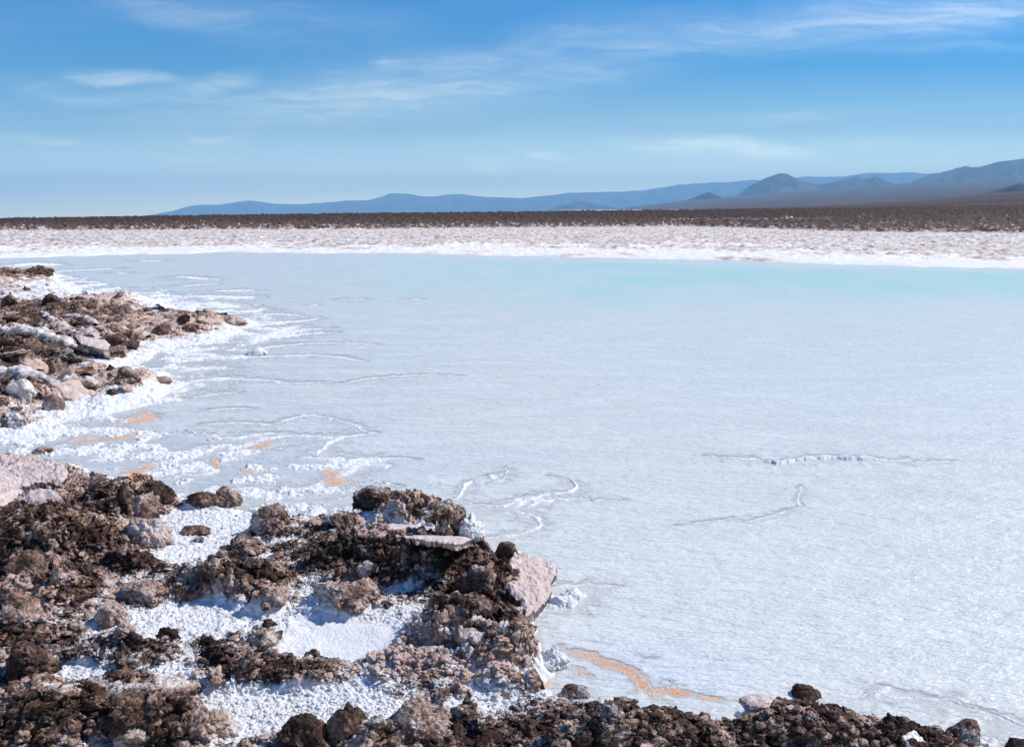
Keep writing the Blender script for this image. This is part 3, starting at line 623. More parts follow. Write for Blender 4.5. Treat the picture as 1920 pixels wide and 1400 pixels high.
def mountain_material(name, c1, c2):
    m, nt, b = new_mat(name); g = NB(nt)
    n = g.noise(.0016, 8, .7, None, (1, .5, 1.5)); n2 = g.noise(.0004, 4, .6)
    c = g.mix(g.rng(n, .42, .58), c1, c2); c = g.mix(g.rng(n2, .35, .7, 0, .5), c, c1)
    nt.links.new(c, b.inputs['Base Color']); b.inputs['Roughness'].default_value = 1; b.inputs['Specular IOR Level'].default_value = 0
    return m
M_PLAIN = mountain_material('desert_plain', (0.10, 0.072, 0.066), (0.15, 0.108, 0.098))
M_MTN = mountain_material('mountain_rock', (0.045, 0.034, 0.034), (0.17, 0.12, 0.10))
def relief(name, prof, D, depth, mat, label, base=-30, rough=.3, px0=None, px1=None, step=3, front=1.0, seed=0, rows=70, nscale=900., soft=1.3):
    """a ridge whose skyline follows prof (photograph pixels) at distance D, with slopes before and behind it"""
    px0 = prof[0][0] if px0 is None else px0; px1 = prof[-1][0] if px1 is None else px1
    cols = np.arange(px0, px1+step, step); t = np.linspace(-1, 1, rows)
    P, T = np.meshgrid(cols, t); pz = np.interp(P, [p[0] for p in prof], [p[1] for p in prof])
    zt = (HZ-pz)*D/F*1.0+CAMZ
    Y = D+T*depth*np.where(T < 0, front, 1.); X = (P-CX)/F/c_*Y
    wob = .25*fbm2(X/nscale/2, Y*0+seed, 3, seed); tc = np.clip(np.abs(T), 0, 1)
    sh = (1-tc)**soft
    rn = ridge2(X/nscale, Y/nscale/1.2, 5, seed)
    hgt = zt*sh*(1+rough*(rn-.62)*np.clip(tc*3.5, 0, 1)*1.6)
    Zm = np.maximum(base, hgt+base*(tc > .98))
    Zm = np.where(np.abs(T) > .999, base, Zm)
    o = grid_mesh(name, X, Y, Zm, mat); return tag(o, label, 'mountain' if name != 'terrain' else 'terrain', kind='structure')
# the alluvial plain: a sheet to the horizon, rising towards the right
def plain():
    cols = np.concatenate([np.arange(-3200, -100, 60), np.arange(-100, 2100, 12), np.arange(2100, 5200, 60)]); d = np.geomspace(500, 60000, 140)
    P, T = np.meshgrid(cols, d)
    up_ = np.interp(P, [900, 1100, 1280, 1430, 1580, 1780, 1920, 2600], [0, 14, 36, 48, 59, 71, 77, 100])*16000/F
    near_ = np.interp(P, [1250, 1330, 1500, 1700, 1800, 1920, 2600], [0, 19, 26, 36, 45, 52, 80])*5200/F
    k = np.clip((T-500)/15500, 0, 1); kn = np.clip((T-500)/4700, 0, 1)
    z = np.where(T < 5200, near_*kn**1.0, near_+(up_-near_)*np.clip((T-5200)/10800, 0, 1)**1.15)
    z = z+ .8 + 4*fbm2(P*.02, np.log(T)*9, 3, 301)*np.clip(T/9000, 0, 1)
    z = np.where(T > 16000, z, z); z = np.where(P < 900, -1.2+0*z, z)
    z = z - 1.5*np.clip((T-700)/2000, 0, 1)*(P < 1100)
    X = (P-CX)/F/c_*T
    o = grid_mesh('terrain', X, T, z, M_PLAIN); tag(o, 'bare brown desert plain sloping up towards the mountains', 'terrain', kind='structure')
plain()
RANGE = [(-500, 412), (200, 411), (300, 404), (345, 396), (380, 386), (400, 384), (430, 385), (460, 380), (485, 377), (505, 379), (530, 383), (580, 384), (620, 380), (660, 377), (700, 376), (725, 370), (740, 364), (775, 364), (800, 369), (820, 370), (845, 366), (862, 365), (885, 368),
         (920, 371), (980, 372), (1020, 369), (1060, 363), (1110, 362), (1160, 361), (1200, 357), (1230, 352), (1260, 347), (1300, 345), (1340, 344), (1380, 341), (1395, 338), (1420, 342), (1500, 333), (1560, 332), (1600, 328), (1660, 325), (1700, 327), (1800, 330), (1920, 330), (2400, 330), (3200, 340)]
relief('mountain', RANGE, 42000, 9000, M_MTN, 'long pale blue far range along the horizon', rough=.7, seed=3, nscale=1700)
PEAK = [(1290, 405), (1350, 374), (1370, 365), (1385, 353), (1400, 345), (1420, 334), (1441, 327), (1455, 329), (1470, 336), (1485, 342), (1510, 348), (1530, 346), (1560, 338), (1580, 333), (1592, 338), (1605, 336), (1615, 331), (1632, 341), (1650, 346), (1680, 344), (1698, 336), (1710, 330), (1725, 327), (1755, 320), (1775, 314), (1785, 317), (1800, 315), (1835, 306), (1880, 300), (1920, 299), (2100, 290), (2700, 320)]
relief('mountain', PEAK, 19500, 3900, M_MTN, 'deep blue mountains with a pointed peak rising on the right', rough=.55, seed=9, nscale=900)
relief('hill', [(1260, 388), (1275, 376), (1290, 371), (1303, 365), (1315, 361), (1328, 366), (1342, 372), (1365, 384)], 15000, 700, M_MTN, 'small dark blue hill before the pointed peak', rough=.5, seed=15, nscale=260, step=1.5)
relief('hill', [(1790, 372), (1820, 361), (1845, 354), (1865, 348), (1875, 345), (1890, 349), (1910, 356), (1940, 360), (1990, 375)], 6200, 420, M_MTN, 'small dark cone hill on the slope at the right edge', rough=.4, seed=18, nscale=200, step=1.5)
relief('hill', [(1020, 398), (1045, 386), (1070, 382), (1088, 378), (1110, 382), (1150, 390), (1180, 398)], 24000, 1500, M_MTN, 'low blue hill before the middle of the far range', rough=.5, seed=21, nscale=500, step=2)
# white salt streak at the foot of the plain
xs = np.linspace(1028, 1372, 60); tt_ = np.linspace(0, 1, 8); P, T = np.meshgrid(xs, tt_)
m_salt, nt_, b_ = new_mat('far_salt'); b_.inputs['Base Color'].default_value = (.62, .61, .64, 1); b_.inputs['Roughness'].default_value = .9
Dm = 900+520*T*np.clip(1-((P-1200)/175)**2, 0.01, 1)**.7
T = (Dm-900)/520
o = grid_mesh('salt_flat', (P-CX)/F/c_*Dm, Dm, 11.9+T*6.3+0*P, m_salt); tag(o, 'distant white salt pan beyond the dark rubble', 'salt flat', kind='structure')

# ---------------------------------------------------------------- loose rocks, slabs and ledges
ICO = {}
def ico(n):
    if n not in ICO:
        bm = bmesh.new(); bmesh.ops.create_icosphere(bm, subdivisions=n, radius=1)
        V = np.array([v.co[:] for v in bm.verts], f4); T = np.array([[v.index for v in f.verts] for f in bm.faces], np.int32); bm.free(); ICO[n] = (V, T)
    return ICO[n]
def rock_shape(seed, style, w, dp, h, sub=6):
    V, T = ico(sub); rs = np.random.RandomState(seed); V = V.copy().astype(np.float64)
    o = rs.rand(3)*40
    if style == 'slab':      # boxy plate
        p = 4.5; r = (np.abs(V)**p).sum(1)**(-1/p); V *= r[:, None]
        V[:, 0] *= 1+.16*noise3(V*1.3+o, 1); V[:, 1] *= 1+.22*noise3(V*1.2+o+9, 2)
        V += .05*fbm3(V*2.5+o, 4, 3)[:, None]*V
    elif style == 'shard':   # narrow, pointed at the top, a bit leaning
        k = np.clip((V[:, 2]+1)/2, 0, 1)
        s = 1.05-.85*k**1.2; V[:, 0] *= s; V[:, 1] *= s
        V[:, 0] += (.35*k)*rs.choice([-1, 1])+.10*noise3(V*1.5+o, 1)
        V *= (1+.20*fbm3(V*1.8+o, 4, 2))[:, None]
    elif style == 'smooth':
        p = 2.6; r = (np.abs(V)**p).sum(1)**(-1/p); V *= r[:, None]
        V *= (1+.20*fbm3(V*1.2+o, 4, 2))[:, None]
    else:                    # crumbly clod
        V *= (1+.32*noise3(V*1.1+o, 1)+.28*fbm3(V*2.6+o, 5, 2, .6))[:, None]
        wv = V*np.array([1, 1, 1.8])+.25*noise3(V*3+o, 8)[:, None]; V *= (1+.34*(cells3(wv*1.7+o, 4)-.5)+.16*(cells3(wv*3.6+o, 5)-.5))[:, None]
        # broken planes
        for _ in range(11):
            n = rs.randn(3); n[2] = abs(n[2]); n /= np.linalg.norm(n); d = V@n; lim = .50+.32*rs.rand()
            V -= np.outer(np.clip(d-lim, 0, 9)*.85, n)
    # fit to the wanted size
    lo, hi = V.min(0), V.max(0); V = (V-(lo+hi)/2)/((hi-lo)/2)
    V = V*np.array([w/2, dp/2, h/2])
    return V, T
LOGS = {}
def make_rock(name, cat, label, box, style='rough', tone=.55, saltv=.0, dr=.8, rot=0, tilt=(0, 0), sink=.40, seed=0, group=None, sub=6, crumb=None, parts=None):
    x0, y0, x1, y1 = box; xc = (x0+x1)/2
    gx, gy, gz = hit(xc, y1-1); sc_ = F/math.hypot(gy, CAMZ-gz)
    w = (x1-x0)/sc_*.86; dp = w*dr; cy = gy+dp*.42; _, vz = pix_dir(xc, y0); top = CAMZ+vz*cy
    h = max((top-gz)*.78, .25*w*.5); h2 = h*(1+sink)
    V, T = rock_shape(seed, style, w, dp, h2, sub)
    Rm = np.array(Matrix.Rotation(R(rot), 3, 'Z') @ Matrix.Rotation(R(tilt[0]), 3, 'X') @ Matrix.Rotation(R(tilt[1]), 3, 'Y'))
    V = V@Rm.T
    lo, hi = V.min(0), V.max(0); V[:, 0] = (V[:, 0]-(lo[0]+hi[0])/2)*(w/(hi[0]-lo[0])); V[:, 2] = (V[:, 2]-lo[2])/(hi[2]-lo[2])*h2
    if cat == 'salt crust': crumb = 1.8
    cr = crumb if crumb is not None else (1.0 if style in ('rough', 'shard') else .25)
    P = V+np.array([seed*3.1, 0, 0]); nrm = V-np.array([0, 0, h2*.4]); nrm /= np.linalg.norm(nrm, axis=1)[:, None]+1e-9
    kk = np.sqrt(np.clip(1-(worley3(P*(20 if gy < 9 else 9), 5)*1.2)**2, 0, 1)); k2_ = np.sqrt(np.clip(1-(worley3(P*(50 if gy < 9 else 22), 6)*1.2)**2, 0, 1))
    sz = 1 if gy < 9 else 2.2
    dsp = cr*sz*(.022*kk+.010*k2_+.016*fbm3(P*22/sz, 4, 9, .65)+.022*np.sqrt(np.clip(1-(worley3(P*9/sz, 7)*1.15)**2, 0, 1)))
    lim = min(w, h2)*.26/(.05*sz); V = V+nrm*(dsp*min(1, lim))[:, None]
    q = fbm3(P*6/sz, 4, 12); q2 = fbm3(P*25/sz, 3, 14)
    tn = tone+.34*q+.22*q2; sv = saltv+.36*q2+.26*q-.02
    mat = M_SLAB if style in ('slab', 'smooth') else M_CRUST
    fx = gx*(cy/gy)
    o = tri_mesh(name, V-np.array([0, 0, h2-h]), T, mat, dict(tone=tn, salt=sv, stain=np.zeros(len(V))))
    o.location = (fx, cy, gz)
    tag(o, label, cat, group); return o
def make_log(name, cat, label, pts, rad, tone, saltv, seed, group=None, flat=.55, lift=.25, wild=1.8):
    """a long crusted ledge that follows a line of photograph points"""
    G = [hit(a, b) for a, b in pts]; P = np.array([(g[0], g[1]+rad*.5, g[2]+rad*lift) for g in G])
    L = np.concatenate([[0], np.cumsum(np.linalg.norm(np.diff(P, axis=0), axis=1))]); n = 150; s = np.linspace(0, L[-1], n)
    C = np.stack([np.interp(s, L, P[:, k]) for k in range(3)], 1)
    for _ in range(12): C[1:-1] = (C[:-2]+2*C[1:-1]+C[2:])/4
    tg = np.gradient(C, axis=0); tg /= np.linalg.norm(tg, axis=1)[:, None]; sd_ = np.cross(tg, [0, 0, 1]); sd_ /= np.linalg.norm(sd_, axis=1)[:, None]; up_ = np.cross(sd_, tg)
    m_ = 48; an = np.linspace(0, 2*math.pi, m_, endpoint=False); o = C.mean(0); u = np.linspace(0, 1, n)
    rr = rad*np.clip(np.sin(np.clip(u, .002, .998)*math.pi), 0, 1)**.35*(1+.35*noise2(s/rad*.35, s*0+seed, seed))
    V = C[:, None]+rr[:, None, None]*(np.cos(an)[None, :, None]*sd_[:, None]+flat*np.sin(an)[None, :, None]*up_[:, None])
    V = V.reshape(-1, 3); cc = np.repeat(C, m_, 0); nr = V-cc; nr /= np.linalg.norm(nr, axis=1)[:, None]+1e-9
    k = 1/rad; V = V+nr*(rad*(.30*wild*fbm3(V*k*.8, 4, seed)+.16*wild*np.sqrt(np.clip(1-(worley3(V*k*2.6, seed)*1.2)**2, 0, 1))))[:, None]
    i = np.arange(n-1)[:, None]*m_; j = np.arange(m_)[None, :]; T = np.stack([i+j, i+m_+j, i+m_+(j+1) % m_, i+(j+1) % m_], -1).reshape(-1, 4)
    q = fbm3(V*k*1.1, 4, 3)
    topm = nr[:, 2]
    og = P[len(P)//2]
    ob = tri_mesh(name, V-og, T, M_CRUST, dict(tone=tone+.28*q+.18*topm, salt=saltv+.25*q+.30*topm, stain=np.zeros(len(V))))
    ob.location = og; tag(ob, label, cat, group); return ob
ROCKS_AND_LEDGES = True
GB, GN = 'loose rocks on the near bank', 'rocks on the left peninsula'
ROCKS = [  # name, category, label, box, style, tone, salt, depth ratio, turn, tilt, seed, group
    ('salt_rock', 'rock', 'thin dark upright rock fin behind the tan boulders', (226, 893, 250, 948), 'shard', .12, -.5, .7, 0, (0, 0), 5, GB),
    ('salt_rock', 'rock', 'dark brown pointed rock at the edge of the milky shelf', (252, 904, 326, 950), 'rough', .15, -.4, .8, 10, (0, 0), 6, GB),
    ('salt_rock', 'rock', 'rounded tan boulder just below the dark pointed rock', (245, 924, 302, 978), 'rough', .72, .05, .8, 40, (0, 0), 7, GB),
    ('salt_rock', 'rock', 'wide lumpy orange-tan boulder beside the upper salt pool', (250, 968, 322, 1028), 'rough', .75, .0, .8, 0, (0, 0), 8, GB),
    ('salt_rock', 'rock', 'dark lumpy rock left of the round knobbly boulder', (352, 919, 412, 952), 'rough', .25, -.3, .8, 0, (0, 0), 9, GB),
    ('salt_rock', 'rock', 'round knobbly tan boulder on the upper rim of the salt pool', (408, 916, 454, 954), 'rough', .6, .0, .9, 0, (0, 0), 10, GB),
    ('salt_rock', 'rock', 'low flat brown rock lying in the upper salt pool', (338, 984, 402, 1008), 'rough', .3, -.2, .6, 0, (0, 6), 11, GB),
    ('salt_rock', 'rock', 'brown overhanging block at the left edge above a black hollow', (28, 1028, 84, 1082), 'rough', .35, -.4, .7, 20, (10, 0), 12, GB),
    ('salt_rock', 'rock', 'small tan upright rock right of the black hollow', (98, 1060, 126, 1102), 'rough', .75, .05, .8, 0, (0, 0), 13, GB),
    ('salt_rock', 'rock', 'cone shaped tan rock near the left edge of the lower bank', (18, 1100, 72, 1168), 'shard', .72, .05, .9, 0, (0, 0), 14, GB),
    ('salt_rock', 'rock', 'round black-brown stone in shade right of the cone shaped rock', (112, 1095, 168, 1140), 'rough', .05, -.5, .8, 0, (0, 0), 15, GB),
    ('salt_rock', 'rock', 'broad crumbly pinkish boulder above the middle salt pool', (222, 1088, 322, 1134), 'rough', .68, .05, .7, 0, (0, 0), 16, GB),
    ('salt_rock', 'rock', 'small pale crust lump just above the middle salt pool', (322, 1095, 388, 1128), 'rough', .65, .2, .7, 0, (0, 0), 17, GB),
    ('salt_rock', 'rock', 'pinkish knobbly lump at the left rim of the middle salt pool', (185, 1130, 242, 1178), 'rough', .7, .1, .7, 0, (0, 0), 18, GB),
    ('salt_rock', 'rock', 'large blackish boulder near the lower left corner', (20, 1206, 102, 1280), 'rough', .0, -.6, .9, 0, (0, 0), 19, GB),
    ('salt_rock', 'rock', 'small dark stone above the long pink ledge', (198, 1253, 262, 1283), 'rough', .08, -.5, .8, 0, (0, 0), 20, GB),
    ('salt_rock', 'rock', 'dark rounded boulder below the long pink ledge', (205, 1300, 306, 1378), 'rough', .18, -.4, .8, 0, (0, 0), 21, GB),
    ('salt_rock', 'rock', 'tall thin tan shard leaning on the dark rounded boulder', (236, 1318, 270, 1382), 'shard', .6, -.1, .6, 0, (0, 0), 22, GB),
    ('salt_rock', 'rock', 'brown and tan rock at the left edge of the lowest salt patch', (384, 1328, 442, 1384), 'rough', .55, .0, .9, 0, (0, 0), 23, GB),
    ('salt_rock', 'rock', 'upright pointed brown shard standing in the lowest salt patch', (620, 1308, 682, 1390), 'shard', .52, -.4, .6, 15, (0, 0), 24, GB),
    ('salt_rock', 'rock', 'rough dark domed boulder cut by the bottom edge beside the upright shard', (525, 1352, 622, 1430), 'rough', .32, -.1, .8, 0, (0, 0), 25, GB),
    ('salt_rock', 'rock', 'large knobbly tan boulder right of the upright shard', (728, 1312, 842, 1396), 'rough', .62, .05, .8, 0, (0, 0), 26, GB),
    ('salt_rock', 'rock', 'grey-brown lump right of the large knobbly tan boulder', (842, 1318, 888, 1362), 'rough', .4, .15, .8, 0, (0, 0), 27, GB),
    ('salt_rock', 'rock', 'knobbly tan rock on the right rim of the upper salt pool', (478, 948, 545, 1004), 'rough', .62, .08, .8, 0, (0, 0), 28, GB),
    ('salt_rock', 'rock', 'pinkish mounded rock inside the right of the upper salt pool', (415, 1008, 505, 1050), 'rough', .55, .08, .7, 0, (0, 0), 29, GB),
    ('salt_rock', 'rock', 'flat brown rock behind the black cavity, beside white crust', (600, 962, 692, 996), 'rough', .5, .0, .6, 0, (0, 6), 30, GB),
    ('salt_rock', 'rock', 'dark tufted rock, the topmost at the water edge', (664, 912, 738, 958), 'rough', .12, -.05, .7, 0, (0, 0), 31, GB),
    ('salt_rock', 'rock', 'pyramid shaped brown rock by the water left of white crust', (788, 934, 874, 992), 'rough', .35, .12, .7, 10, (0, 0), 32, GB),
    ('salt_crust', 'salt crust', 'bright white salt crust knob at the tip of the upper bank', (864, 972, 902, 1012), 'rough', .9, .95, .8, 0, (0, 0), 33, None),
    ('salt_rock', 'rock', 'brown angular block inside the black cavity', (668, 1046, 716, 1084), 'smooth', .5, -.5, .7, 20, (0, 0), 35, GB),
    ('salt_rock', 'rock', 'dark knob on the crest beside the big tilted slab', (928, 1014, 968, 1062), 'rough', .08, -.4, .9, 0, (0, 0), 36, GB),
    ('salt_rock', 'rock', 'round brown dome of mud left of the big tilted slab', (862, 1054, 940, 1116), 'rough', .3, -.3, .8, 0, (0, 0), 38, GB),
    ('salt_rock', 'rock', 'pointed tan rock above the icy salt pool', (580, 1098, 692, 1150), 'rough', .66, .0, .6, 0, (0, 8), 39, GB),
    ('salt_rock', 'rock', 'low pink rock right of the pointed tan rock', (645, 1088, 712, 1130), 'rough', .6, .1, .7, 0, (0, 0), 40, GB),
    ('salt_rock', 'rock', 'twin pinkish knobs between the middle and the icy salt pools', (500, 1098, 540, 1140), 'rough', .66, .05, .8, 0, (0, 0), 41, GB),
    ('salt_rock', 'rock', 'smooth rounded pink rock at the left end of the icy salt pool', (468, 1178, 522, 1220), 'rough', .62, .1, .8, 0, (0, 0), 42, GB),
    ('salt_rock', 'rock', 'smooth mauve rock at the waterline of the lower right bank', (1384, 1304, 1462, 1342), 'smooth', .75, .25, .7, 0, (0, 8), 43, GB),
    ('salt_rock', 'rock', 'dark crest rock on top of the lower right bank', (1486, 1286, 1534, 1320), 'rough', .12, -.2, .8, 0, (0, 0), 44, GB),
    ('salt_rock', 'rock', 'dark brown knob on the lower right bank by the water', (1778, 1350, 1832, 1396), 'rough', .15, -.2, .8, 0, (0, 0), 45, GB),
    ('salt_rock', 'rock', 'dark rock in the bottom right corner', (1885, 1384, 1945, 1425), 'rough', .2, -.1, .8, 0, (0, 0), 47, GB),
    ('salt_crust', 'salt crust', 'white salt crusted lump at the tip of the stepped rocks', (1018, 1216, 1062, 1258), 'rough', .85, .8, .8, 0, (0, 0), 48, None),
    ('salt_rock', 'rock', 'dark frosted knobs beside the orange stained shallows', (1056, 1284, 1104, 1312), 'rough', .15, .1, .6, 0, (0, 0), 49, GB),
    ('salt_rock', 'rock', 'small dark peak behind the stepped rocks', (884, 1114, 918, 1148), 'shard', .35, -.3, .8, 0, (0, 0), 50, GB),
    ('salt_rock', 'rock', 'knobbly rock below the white salt crusted lump', (958, 1256, 1018, 1296), 'rough', .6, .1, .7, 0, (0, 0), 51, GB),
    ('salt_rock', 'rock', 'round brown stone under the thick pink ledge on the peninsula', (200, 624, 238, 650), 'rough', .3, -.4, .8, 0, (0, 0), 61, GN),
    ('salt_rock', 'rock', 'small dark stone at the lower end of the round peninsula stone', (230, 638, 258, 656), 'rough', .2, -.2, .8, 0, (0, 0), 62, GN),
    ('salt_rock', 'rock', 'pale blocky rock at the left edge of the peninsula', (14, 708, 66, 748), 'rough', .85, .4, .8, 0, (0, 0), 63, GN),
    ('salt_rock', 'rock', 'brown leaning rock below the lower peninsula ledge', (80, 732, 124, 772), 'smooth', .45, .1, .6, 20, (0, 24), 64, GN),
    ('salt_rock', 'rock', 'pink rock on the neck of the peninsula point', (284, 606, 322, 630), 'rough', .65, .05, .8, 0, (0, 0), 65, GN),
    ('salt_rock', 'rock', 'dark rock on top of the peninsula point', (330, 590, 356, 610), 'rough', .12, -.3, .8, 0, (0, 0), 66, GN),
    ('salt_rock', 'rock', 'flat tan crust plate on the peninsula point', (340, 606, 376, 624), 'rough', .6, -.1, .7, 0, (0, 0), 67, GN),
    ('salt_rock', 'rock', 'outermost pink rock at the tip of the peninsula', (412, 590, 464, 612), 'rough', .72, .1, .8, 0, (0, 0), 68, GN),
    ('salt_rock', 'rock', 'jagged dark rock on the farthest crust by the left edge', (52, 498, 98, 518), 'rough', .12, -.2, .8, 0, (0, 0), 69, GN),
    ('salt_rock', 'rock', 'small brown rock standing on the lower peninsula spit', (222, 688, 252, 710), 'rough', .4, .0, .8, 0, (0, 0), 70, GN),
    ('salt_rock', 'rock', 'thin dark stone left of the small brown rock on the spit', (200, 684, 220, 706), 'shard', .2, -.1, .8, 0, (0, 0), 71, GN),
    ('salt_rock', 'rock', 'rusty orange plate at the tip of the lower peninsula spit', (288, 704, 324, 720), 'rough', .55, -.3, .6, 0, (0, 6), 72, GN),
    ('salt_crust', 'salt crust', 'small white crust island in the lagoon off the peninsula', (458, 655, 502, 670), 'rough', .8, .75, .8, 0, (0, 0), 73, None),
    ('salt_rock', 'rock', 'blocky dark rock on the back crest of the peninsula', (78, 552, 112, 572), 'rough', .1, -.4, .8, 0, (0, 0), 74, GN),
    ('salt_rock', 'rock', 'low dark rock at the left edge of the back crest', (4, 554, 34, 574), 'rough', .1, -.4, .8, 0, (0, 0), 75, GN),
    ('salt_rock', 'rock', 'tan crusted rock where the peninsula meets the lower spit', (196, 646, 240, 672), 'rough', .65, .1, .8, 0, (0, 0), 76, GN),
    ('salt_rock', 'rock', 'dark stone below the thin dark ledge of the spit', (200, 728, 220, 744), 'rough', .1, -.2, .8, 0, (0, 0), 77, GN),
    ('salt_rock', 'rock', 'frosted grey lump on the shelf at the left edge', (10, 770, 56, 806), 'rough', .4, .3, .8, 0, (0, 0), 78, GN),
    ('salt_rock', 'rock', 'low tan stone at the rim of the shelf above the large flat slab', (62, 836, 104, 854), 'rough', .5, .0, .8, 0, (0, 0), 79, GB),
]
for nm, cat, lb, box, st, tn, sv, dr, rot, tilt, sd_, grp in ROCKS:
    make_rock(nm, cat, lb, box, st, tn, sv, dr, rot, tilt, seed=sd_, group=grp, sub=6 if box[1] > 830 else 5)
def make_plate(label, poly, fit, thick, tone, saltv, seed, group=None, step=1.6, bump_=1.0):
    """a slab of salt crust: outline in photograph pixels, heights above the ground at some points, real thickness"""
    A = []; b = []
    for x, y, dz in fit: A.append((x, y, 1)); b.append(hit(x, y)[2]+dz)
    k = np.linalg.lstsq(np.array(A, float), np.array(b), rcond=None)[0] if len(fit) > 2 else np.array([0, 0, np.mean(b)])
    xs = np.arange(min(p[0] for p in poly)-4, max(p[0] for p in poly)+5, step); ys = np.arange(min(p[1] for p in poly)-4, max(p[1] for p in poly)+5, step)
    X, Y = np.meshgrid(xs, ys); WX_ = X+3.5*fbm2(X/14, Y/14, 4, seed); WY_ = Y+2.5*fbm2(X/14+7, Y/14, 4, seed+1)
    ins = np.zeros(X.shape, bool); n = len(poly); dd = np.full(X.shape, 1e9)
    for i in range(n):
        ax, ay = poly[i]; bx, by = poly[(i+1) % n]; ex, ey = bx-ax, by-ay
        if ey: ins ^= ((ay > WY_) != (by > WY_)) & (WX_ < ex*(WY_-ay)/ey+ax)
        t = np.clip(((WX_-ax)*ex+(WY_-ay)*ey)/(ex*ex+ey*ey), 0, 1); dd = np.minimum(dd, np.hypot(WX_-ax-ex*t, WY_-ay-ey*t))
    z = k[0]*X+k[1]*Y+k[2]; gx, gy = ground(X, Y, z); scl_ = F/np.hypot(gy, CAMZ)
    e = np.clip(1-dd/7, 0, 1)
    q = fbm2(gx*16, gy*16, 5, seed, .6); w_ = worley2(gx*34, gy*34, seed)[0]
    zt = z-e**2*thick*.35+bump_*(.012*q+.006*np.sqrt(np.clip(1-(w_*1.2)**2, 0, 1)))
    cell = ins[:-1, :-1] & ins[1:, :-1] & ins[:-1, 1:] & ins[1:, 1:]
    idx = np.arange(X.size).reshape(X.shape); N_ = X.size
    c = np.argwhere(cell); r0, c0 = c[:, 0], c[:, 1]
    topf = np.stack([idx[r0, c0], idx[r0+1, c0], idx[r0+1, c0+1], idx[r0, c0+1]], 1)
    botf = topf[:, ::-1]+N_; side = []
    pad = np.pad(cell, 1)
    for dr_, dc_, a1, a2 in ((-1, 0, (0, 1), (0, 0)), (1, 0, (1, 0), (1, 1)), (0, -1, (0, 0), (1, 0)), (0, 1, (1, 1), (0, 1))):
        nb = ~pad[1+dr_:1+dr_+cell.shape[0], 1+dc_:1+dc_+cell.shape[1]] & cell; rr, cc = np.nonzero(nb)
        a_ = idx[rr+a1[0], cc+a1[1]]; b_ = idx[rr+a2[0], cc+a2[1]]; side.append(np.stack([a_, b_, b_+N_, a_+N_], 1))
    Fq = np.concatenate([topf, botf]+side)
    V = np.concatenate([np.stack([gx, gy, zt], -1).reshape(-1, 3), np.stack([gx+.3*thick*q, gy+.25*thick, z-thick*(1+.3*q)], -1).reshape(-1, 3)])
    use = np.unique(Fq); mp_ = -np.ones(len(V), int); mp_[use] = np.arange(len(use)); V = V[use]; Fq = mp_[Fq]
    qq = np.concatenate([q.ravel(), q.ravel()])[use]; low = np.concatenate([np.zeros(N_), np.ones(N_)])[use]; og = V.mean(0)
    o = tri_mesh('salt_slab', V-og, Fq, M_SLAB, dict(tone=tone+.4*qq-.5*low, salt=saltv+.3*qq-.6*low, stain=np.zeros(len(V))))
    o.location = og; tag(o, label, 'salt slab', group); return o
SL = 'pale slabs at the left edge'
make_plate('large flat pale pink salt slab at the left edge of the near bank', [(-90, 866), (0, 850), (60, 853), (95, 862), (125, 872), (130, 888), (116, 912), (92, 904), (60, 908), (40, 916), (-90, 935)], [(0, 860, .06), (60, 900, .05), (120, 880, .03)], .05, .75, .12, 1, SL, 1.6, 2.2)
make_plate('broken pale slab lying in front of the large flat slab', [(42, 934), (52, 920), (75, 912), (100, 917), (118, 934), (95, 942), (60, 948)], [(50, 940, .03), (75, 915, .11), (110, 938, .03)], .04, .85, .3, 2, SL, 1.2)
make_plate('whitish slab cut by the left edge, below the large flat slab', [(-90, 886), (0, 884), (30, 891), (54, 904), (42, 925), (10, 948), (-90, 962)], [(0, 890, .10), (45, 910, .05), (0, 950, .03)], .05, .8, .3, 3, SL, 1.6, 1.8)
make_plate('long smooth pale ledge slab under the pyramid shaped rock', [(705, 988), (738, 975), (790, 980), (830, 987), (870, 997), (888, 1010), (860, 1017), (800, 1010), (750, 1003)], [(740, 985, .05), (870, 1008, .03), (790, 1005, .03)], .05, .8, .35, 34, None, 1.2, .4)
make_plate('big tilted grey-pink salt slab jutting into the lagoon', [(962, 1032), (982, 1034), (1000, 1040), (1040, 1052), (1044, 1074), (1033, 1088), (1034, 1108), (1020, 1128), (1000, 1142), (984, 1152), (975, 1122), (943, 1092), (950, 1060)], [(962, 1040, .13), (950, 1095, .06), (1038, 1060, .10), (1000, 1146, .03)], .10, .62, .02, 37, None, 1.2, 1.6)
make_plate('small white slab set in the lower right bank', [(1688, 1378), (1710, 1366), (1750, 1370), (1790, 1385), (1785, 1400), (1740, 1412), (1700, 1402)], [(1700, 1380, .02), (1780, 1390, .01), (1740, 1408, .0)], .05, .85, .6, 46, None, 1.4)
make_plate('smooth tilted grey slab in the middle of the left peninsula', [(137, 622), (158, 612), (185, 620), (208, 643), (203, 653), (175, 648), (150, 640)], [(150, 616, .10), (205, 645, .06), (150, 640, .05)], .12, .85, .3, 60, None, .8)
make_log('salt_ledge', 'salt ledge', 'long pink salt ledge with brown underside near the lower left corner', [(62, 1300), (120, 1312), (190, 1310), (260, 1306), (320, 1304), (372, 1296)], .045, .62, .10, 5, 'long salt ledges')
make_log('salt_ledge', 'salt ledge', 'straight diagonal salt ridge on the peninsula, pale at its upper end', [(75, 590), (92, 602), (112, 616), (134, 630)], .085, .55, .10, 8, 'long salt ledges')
make_log('salt_ledge', 'salt ledge', 'short pale ridge at the top of the peninsula', [(114, 596), (135, 597), (158, 602), (178, 612)], .085, .5, .05, 9, 'long salt ledges')
